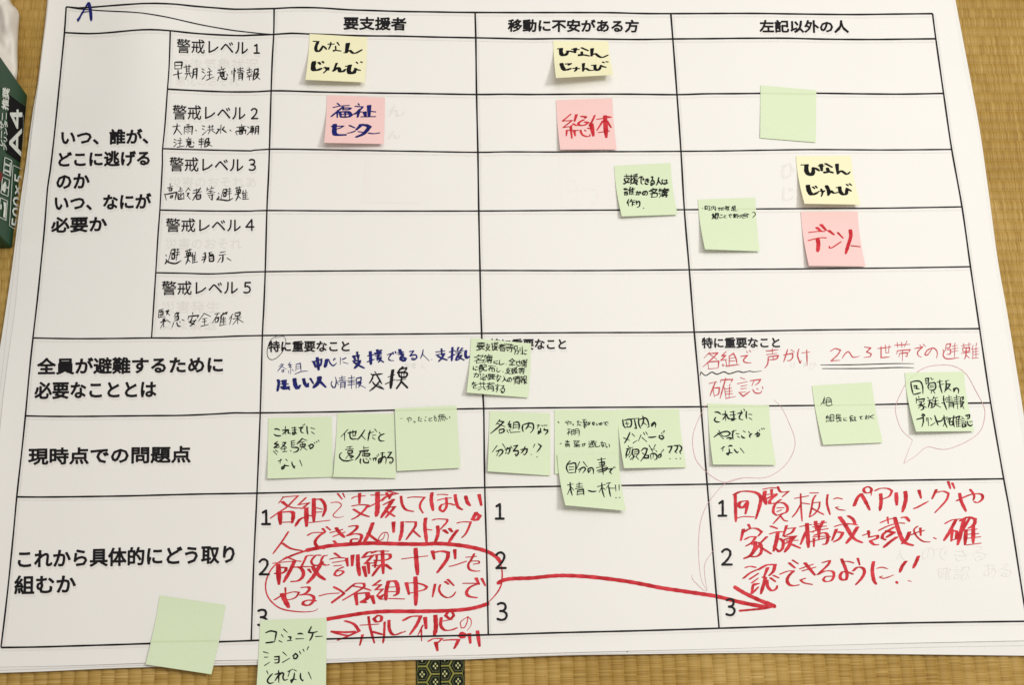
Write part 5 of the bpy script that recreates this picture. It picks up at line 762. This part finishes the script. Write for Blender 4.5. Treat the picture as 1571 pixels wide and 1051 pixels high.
N16.ink(drawn, 'pen', 'handwritten_text', None, '215,540 190,570 180,610 200,655;195,575 250,560 270,575 265,655;205,600 250,595;205,625 250,620;210,655 260,650;305,550 275,620;340,550 380,600;295,625 345,600 360,620 335,655;325,605 300,650;410,625 390,650 385,620 420,605 435,625 435,665;475,530 550,520;510,510 520,600 530,670;490,560 540,550 535,580 490,580;465,605 560,590;470,635 570,605 550,630 480,650;575,620 615,615 590,645 610,665;625,600 628,610;638,598 642,608;190,770 245,760;215,745 218,800 235,870;215,800 190,860;225,790 250,820;275,765 330,755;300,745 300,800;275,785 335,780;265,805 335,795;285,820 280,865;285,820 340,810 345,865;290,835 335,830;285,860 340,850;385,822 425,832 465,828;475,785 550,765;515,750 520,820 540,885;515,790 490,840;530,800 550,815;560,755 600,745;590,750 560,800;580,780 590,840 600,880;590,800 640,800;645,770 650,830;680,770 680,820;r2.4|648,890 655,892;r2.4|682,888 688,890', (840, 620, 6.186), 2.38, 'r')
N17 = Note([(947, 628.5), (1042, 627.5), (1053.4, 717.4), (957.5, 718.4)], 12, 4, 'green', 'green note ending in three question marks, rightmost in the middle column')
N17.ink(drawn, 'pen', 'handwritten_text', None, '155,240 165,320 195,370;180,250 270,235 290,290 270,350 200,355;215,270 225,340;195,300 250,300;285,230 380,220;335,240 350,310 365,375 330,370;400,215 400,300 430,375;410,240 500,215 540,260 560,350 530,360;460,185 475,230 465,290 440,340;475,290 520,320;640,300 600,340 600,310 640,280 660,310 655,360;265,435 230,520 180,605;170,520 260,560;300,460 340,500;315,600 370,560;435,475 395,570;450,515 525,580;475,440 495,475;510,430 535,470;550,510 600,512 670,500;720,490 780,480;720,480 715,515 760,540 785,515 750,480;750,445 760,460;775,425 785,440;790,410 800,425;240,645 255,665;210,690 310,665;250,680 215,740 205,830;270,690 255,760;230,790 270,740;250,820 290,760;310,690 300,760 330,810;320,700 390,700 400,750 360,800;330,740 380,730;330,770 380,760;340,800 300,860;360,810 400,855;270,855 330,800;440,720 480,680 530,690 500,780 430,880;455,750 500,790;490,790 490,830 550,830 550,790 500,790;560,635 590,690;655,625 630,680;590,700 650,695;600,690 612,740;580,780 590,850;585,770 640,760 680,800 670,850 640,855;625,760 620,830;695,790 740,770 745,800 710,830;715,770 700,825;665,720 680,735;745,740 752,752;760,718 768,730;775,700 785,715;845,655 910,650 890,710 865,740 885,755;940,640 1000,640 985,700 955,730 985,755;1020,630 1060,670 1045,720 1030,730 1045,765;r2.4|876,838 886,844;r2.4|970,838 980,844;r2.4|1035,836 1045,842', (940, 620, 10.007), 2.50, 'r')
N18 = Note([(1085.7, 618.9), (1179.9, 622), (1190.9, 713.6), (1094, 713)], 9, 4, 'green', 'green note inside the left thin red circle of the right column')
N18.ink(drawn, 'pen', 'handwritten_text', None, '255,215 300,215 345,245;270,290 250,325 270,355 330,360;410,200 415,340;365,250 400,245 420,260 370,325;400,280 430,250 440,290 460,310 490,320;485,215 550,205;480,260 565,250;525,200 535,280 535,330 505,335 500,310 570,315;590,235 655,220 620,270 615,310 640,325 670,325;640,190 655,215;680,170 700,200;720,205 715,260 722,310;755,245 800,250;760,300 800,325;245,580 300,540 380,505 450,500 480,530 450,560 380,570 350,540;315,485 345,540;300,520 385,610;430,600 470,590 500,600 470,620;505,500 570,480;530,485 515,550 525,615;570,530 610,535;590,570 620,590;675,490 705,510;645,560 660,585 700,595;750,500 775,530;800,530 765,560 775,590;845,545 880,520 910,535 900,565 875,570 880,500;905,480 915,490;940,455 955,470;970,450 985,465;350,750 405,720;380,720 370,790;455,720 480,705 515,715;465,755 470,800 450,840 430,825 470,810 515,815;540,760 560,790 585,810 605,795;630,745 685,815', (1070, 610, 9.557), 2.50, 'r')
N18.through('1086,624.2 1130,623.6 1179.6,622.9')
N19 = Note([(1245.7, 591.8), (1337.3, 586.4), (1354.5, 679.2), (1263, 682.8)], 5, 2, 'green', 'green note with a small crossed rule and faint words, middle of the right column')
N19.ink(hand, 'pen', 'handwritten_text', None, '組 215 380 345 470;組 268 600 380 690;長 395 600 475 690;に 500 640 540 680;伝 575 610 620 685;え 625 625 665 680;て 700 620 750 660;お 775 605 830 660;く 835 605 890 655', (1235, 565, 8.407), 1.05)
N19.through('1252.6,622.1 1300,621.4 1343,620.8')
N20 = Note([(1388.1, 572), (1479, 570.4), (1495.4, 661.8), (1405.6, 662.3)], 12, 4, 'green', 'green note inside the thin red speech balloon at the right')
N20.ink(drawn, 'pen', 'handwritten_text', None, '205,240 215,320 240,415;205,240 280,225 340,235 370,300 375,405;250,290 255,330;250,290 290,295 280,330 325,335;250,415 310,400 350,385;410,195 420,270;410,190 455,185 450,230;420,225 460,220;485,180 505,205;500,205 525,200;455,190 450,260;420,265 460,240;470,255 445,300 460,340;475,255 540,250 555,310 530,350 470,350;475,290 530,285;475,315 530,310;500,350 490,400;515,360 545,400;575,240 650,225;610,210 615,290 645,395;615,280 600,310;630,275 670,265;690,225 740,215;700,230 700,310 680,380;705,270 755,270 730,320 690,360;700,300 770,360;840,320 810,370 805,335 850,325 875,350 870,400;315,440 320,465;280,460 285,540;285,490 395,475 385,520;320,520 380,510;355,520 340,560 305,570;330,550 370,570 385,610 345,635;350,570 310,610;400,540 360,580;390,580 425,600;440,455 460,475;445,500 500,490;475,490 460,560 450,600;470,530 500,530 500,600 480,600;530,440 505,500;520,470 580,455;515,510 590,500;550,480 545,560 510,600;500,550 600,540;560,560 625,595;665,435 670,520 710,630;640,530 660,540;690,480 700,500;700,465 780,450;740,430 745,510;715,490 790,480;705,520 800,505;740,530 740,610;740,535 800,530 805,605;745,560 800,555;745,580 800,580;810,460 890,445;845,425 850,500;815,490 880,480;810,520 895,510;815,550 890,540;850,510 865,620;900,460 905,600;900,460 940,450 935,490 910,500;905,520 945,520 920,570 905,600;915,540 950,615;285,765 380,740 380,800 360,870;355,710 375,690 400,705 380,725 360,710;425,745 430,790;445,740 455,855;480,745 500,770;485,850 545,810;540,710 560,770 590,850;555,790 620,790 660,760;645,750 720,730;670,710 680,800 715,880;690,780 660,860;700,760 750,740;740,750 720,800;745,750 790,740;760,750 745,810 760,850;765,800 800,790 790,840 760,845;810,710 800,780 815,870;820,740 890,720 880,760;850,730 835,800;840,780 850,870;855,770 900,765;855,800 900,795;855,830 900,825;850,865 905,860;875,750 875,860;920,730 940,745;905,765 960,755;915,790 960,785;920,815 965,810;925,830 930,870 970,865 965,835 930,835;970,710 1030,700 1020,750 990,760;990,710 1000,740;975,790 985,860;1000,790 1010,840 1050,855 1070,830;1030,790 1045,810;1060,790 1070,800', (1375, 560, 9.14), 2.38, 'r')
N20.ink(drawn, 'ghostgreen', 'pen_line_on_note', None, 'r.9|120,290 220,170 330,95', (1375, 560, 9.14))
N21 = Note([(245.3, 914), (346.1, 928.8), (324.3, 1035.3), (223.5, 1020)], 3, 2, 'green', 'blank green note tilted over the bottom edge of the form at the left')
N21.through('231,985.2 280,984.6 334,983.6', 1.6)
N22 = Note([(399.3, 952), (501, 948.8), (500, 1060), (393, 1062)], 4, 2, 'green', 'green note hanging off the bottom edge of the form, cut by the picture edge')
N22.ink(drawn, 'pen', 'handwritten_text', None, '250,330 320,305 400,320 375,450;250,470 300,465 375,455;500,280 550,325;470,355 495,390;435,440 480,462;565,385 600,390 590,430;555,440 615,435;695,345 740,340 770,350;670,415 780,412;885,245 845,325 900,330 970,312;910,330 890,390 860,440;945,383 1040,378;220,595 290,615;235,670 285,668;235,785 305,740;370,665 435,660 430,740 370,750;375,705 425,700;490,600 540,645;485,742 585,683;625,655 665,620 695,650 670,690 640,685 645,640;720,590 740,625;770,560 785,590;845,525 825,570;265,860 285,905;345,900 290,960 275,1010 310,1035 360,1020;430,855 432,1025;380,910 450,890 410,950 378,1000;430,930 480,885 500,900 490,950 510,990 560,975;560,870 630,835;590,850 560,940;645,845 680,862;650,890 640,960 610,1020 600,990 640,975 680,985;735,895 735,960 765,1000 775,985;845,880 885,975', (380, 935, 9.057), 2.62, 'r')

# ================================================================ carton of copy paper at the left
P1, P2 = at_z(43, 146, 0), at_z(19.5, 381, 0)
e = (P2-P1).normalized(); n = Vector((-e.y, e.x, 0));  n = n if n.x > 0 else -n      # along the base, outward to the right
HB, DB = .235, .31
cart = empty('paper_carton', P1); tag(cart, 'dark green carton of copy paper at the left edge of the picture', 'carton')
green_c = paper_mat('dark_green_printed_card', (24, 66, 42), rough=.5, mottling=.06); black_c = ink_mat('black_print_on_card', (5, 6, 6), (9, 10, 9), rough=.95); white_c = ink_mat('white_print_on_card', (224, 228, 220), (206, 212, 204)); redc = ink_mat('red_print_on_card', (110, 30, 22))
def prism(name, mat, parent, z0, z1, a, b_, d0, d1):
    q = [P1+e*a+n*d1, P1+e*b_+n*d1, P1+e*b_+n*d0, P1+e*a+n*d0]
    v = [Vector((p.x, p.y, z0))-P1 for p in q]+[Vector((p.x, p.y, z1))-P1 for p in q]
    fs = [(3, 2, 1, 0), (4, 5, 6, 7), (0, 1, 5, 4), (1, 2, 6, 5), (2, 3, 7, 6), (3, 0, 4, 7)]
    if (v[1]-v[0]).cross(v[2]-v[1]).z < 0: fs = [f[::-1] for f in fs]
    o = mesh_obj(name, v, fs, mat, parent); bv = o.modifiers.new('soft_edge', 'BEVEL'); bv.width = .0022; bv.segments = 3; return o
LB = (P2-P1).length
prism('carton_body', green_c, cart, .0006, HB-.045, 0, LB, -DB, 0)
prism('carton_lid', green_c, cart, HB-.044, HB, -.002, LB+.002, -DB-.002, .002)
def onface(off):
    def f(x, y):
        d = _dir(x, y); t = ((P1+n*off)-CAM).dot(n)/d.dot(n); return CAM+d*t-P1
    return f
def face_ink(name, mat, fn, off, label=None):
    k = Ink(); fn(k); vs = [onface(off)(x, y) for x, y in k.v]; fs = []
    for t in k.f:
        nn = (vs[t[1]]-vs[t[0]]).cross(vs[t[2]]-vs[t[1]]); fs.append(t if nn.dot(n) > 0 else t[::-1])
    o = mesh_obj(name, vs, fs, mat, cart); 
    if label: o['label'] = label
    return o
def set4(k, body, TL, TR, BL, bold=.02):
    printed(k, body, None, None, 1, bold, quad=(TL, TR, BL))
face_ink('black_panel', black_c, lambda k: k.raw([(14, 144.5), (39.5, 163.5), (31.5, 249), (10, 234)], [[0, 1, 2, 3]]), .0007)
face_ink('size_lettering', white_c, lambda k: set4(k, 'A4', (14, 239), (16, 168), (32, 239), 1.0), .0012, 'white letters A4 on the black panel')
face_ink('printed_text', white_c, lambda k: set4(k, '推奨', (2.5, 166), (4.5, 133), (12.5, 169), .9), .0010)
face_ink('printed_text', white_c, lambda k: set4(k, 'レーザー', (-1.5, 222), (1, 172), (4.5, 224), .5), .0010)
face_ink('printed_text', white_c, lambda k: set4(k, 'プリンター', (4.8, 229), (7, 172), (10.2, 231), .5), .0010)
def icon(c):                                    # outline of a handling mark
    def f(k):
        P = c+[c[0], c[1]]
        for a, b_ in zip(P, P[1:-1]): k.add(sweep([a, b_], 1.1, 'r', False))
    return f
face_ink('handling_mark', white_c, icon([(7.5, 241), (18.3, 246), (15.8, 270), (5, 265)]), .0010, 'this way up mark')
face_ink('handling_arrows', white_c, lambda k: [k.add(sweep(q, w, 'r', False)) for q, w in (([(8.5, 251.5), (15.5, 254.5)], 2.4), ([(7.5, 260.5), (14.6, 263.6)], 2.4), ([(6.6, 258.5), (6.6, 263.4)], 1), ([(7.8, 249.4), (7.7, 254.5)], 1), ([(15.9, 249.5), (14.6, 267)], 1.2))], .0012)
face_ink('handling_mark', white_c, icon([(4, 271), (14.5, 276), (12.2, 301), (1.4, 296)]), .0010, 'umbrella mark')
face_ink('handling_umbrella', white_c, lambda k: (k.raw([(3.4, 284), (8.4, 277.5), (10, 286), (7.6, 295.5), (2.6, 291)], [[0, 1, 2, 3, 4]]), k.add(sweep([(7, 286), (12, 288.6), (12.2, 286)], 1.1, 'r', False))), .0012)
face_ink('handling_mark', white_c, icon([(.6, 303), (11.4, 308), (9, 338), (-2, 332)]), .0010, 'handle with care mark')
face_ink('handling_hands', white_c, lambda k: (k.raw([(5.2, 309), (9.8, 311), (8, 334.5), (4.6, 332.4), (6.2, 320)], [[0, 1, 2, 3, 4]]), k.add(sweep([(1.6, 314), (1.4, 320)], 2.0, 'r', False))), .0012)
face_ink('count_frame', white_c, lambda k: [k.add(sweep(q, .8, 'r', False)) for q in ([(20, 253), (33.5, 259.5)], [(20, 253), (14.5, 346)], [(14.5, 346), (24, 352)])], .0010)
face_ink('count_lettering', white_c, lambda k: set4(k, '500×5', (17.6, 346), (22.6, 266), (29.6, 350), .5), .0012, 'white lettering 500 times 5')
face_ink('red_mark', redc, lambda k: k.raw([(-4, 260), (2.4, 264), (4.4, 270), (3.0, 276), (-4, 284)], [[0, 1, 2, 3, 4]]), .0014)
face_ink('small_print', white_c, lambda k: [k.add(sweep([(35.5-i*.02, 176+i*3.2), (36.0-i*.02, 177.6+i*3.2)], .45, 'r', False)) for i in range(16)], .0012)

# ================================================================ crumpled white bag behind the carton
bagm = paper_mat('white_crumpled_bag', (226, 220, 210), rough=.5, mottling=.02, bump=.1)
R_ = resample(smooth(pts('11,-60 14,-30 16,2 29,18 28.3,45 27,75 25.5,121 8,150'), 6), 44)
vs = []; NB = 40
for j in range(45):
    for i in range(NB+1):
        u = i/NB; x = R_[j][0]-150*u*u; y = R_[j][1]-10*u
        h = .055*(1-math.exp(-u*7))*(1+.25*math.sin(j*.2))
        q = Vector((x*.022, y*.014, 2)); cr = abs(noise.noise(q))+.35*abs(noise.noise(q*2.1))
        h += (cr-.35)*.030*min(1, u*6); z = max(.0008, h)
        vs.append(at_z(x, y, z))
m = NB+1; fs = [(j*m+i, j*m+i+1, (j+1)*m+i+1, (j+1)*m+i) for j in range(44) for i in range(NB)]
bag_o = vs[20*m].copy(); bag = mesh_obj('paper_bag', [p-bag_o for p in vs], fs, bagm, smooth=True); bag.location = bag_o
tag(bag, 'crumpled white bag lying behind the green carton in the top left corner', 'bag')
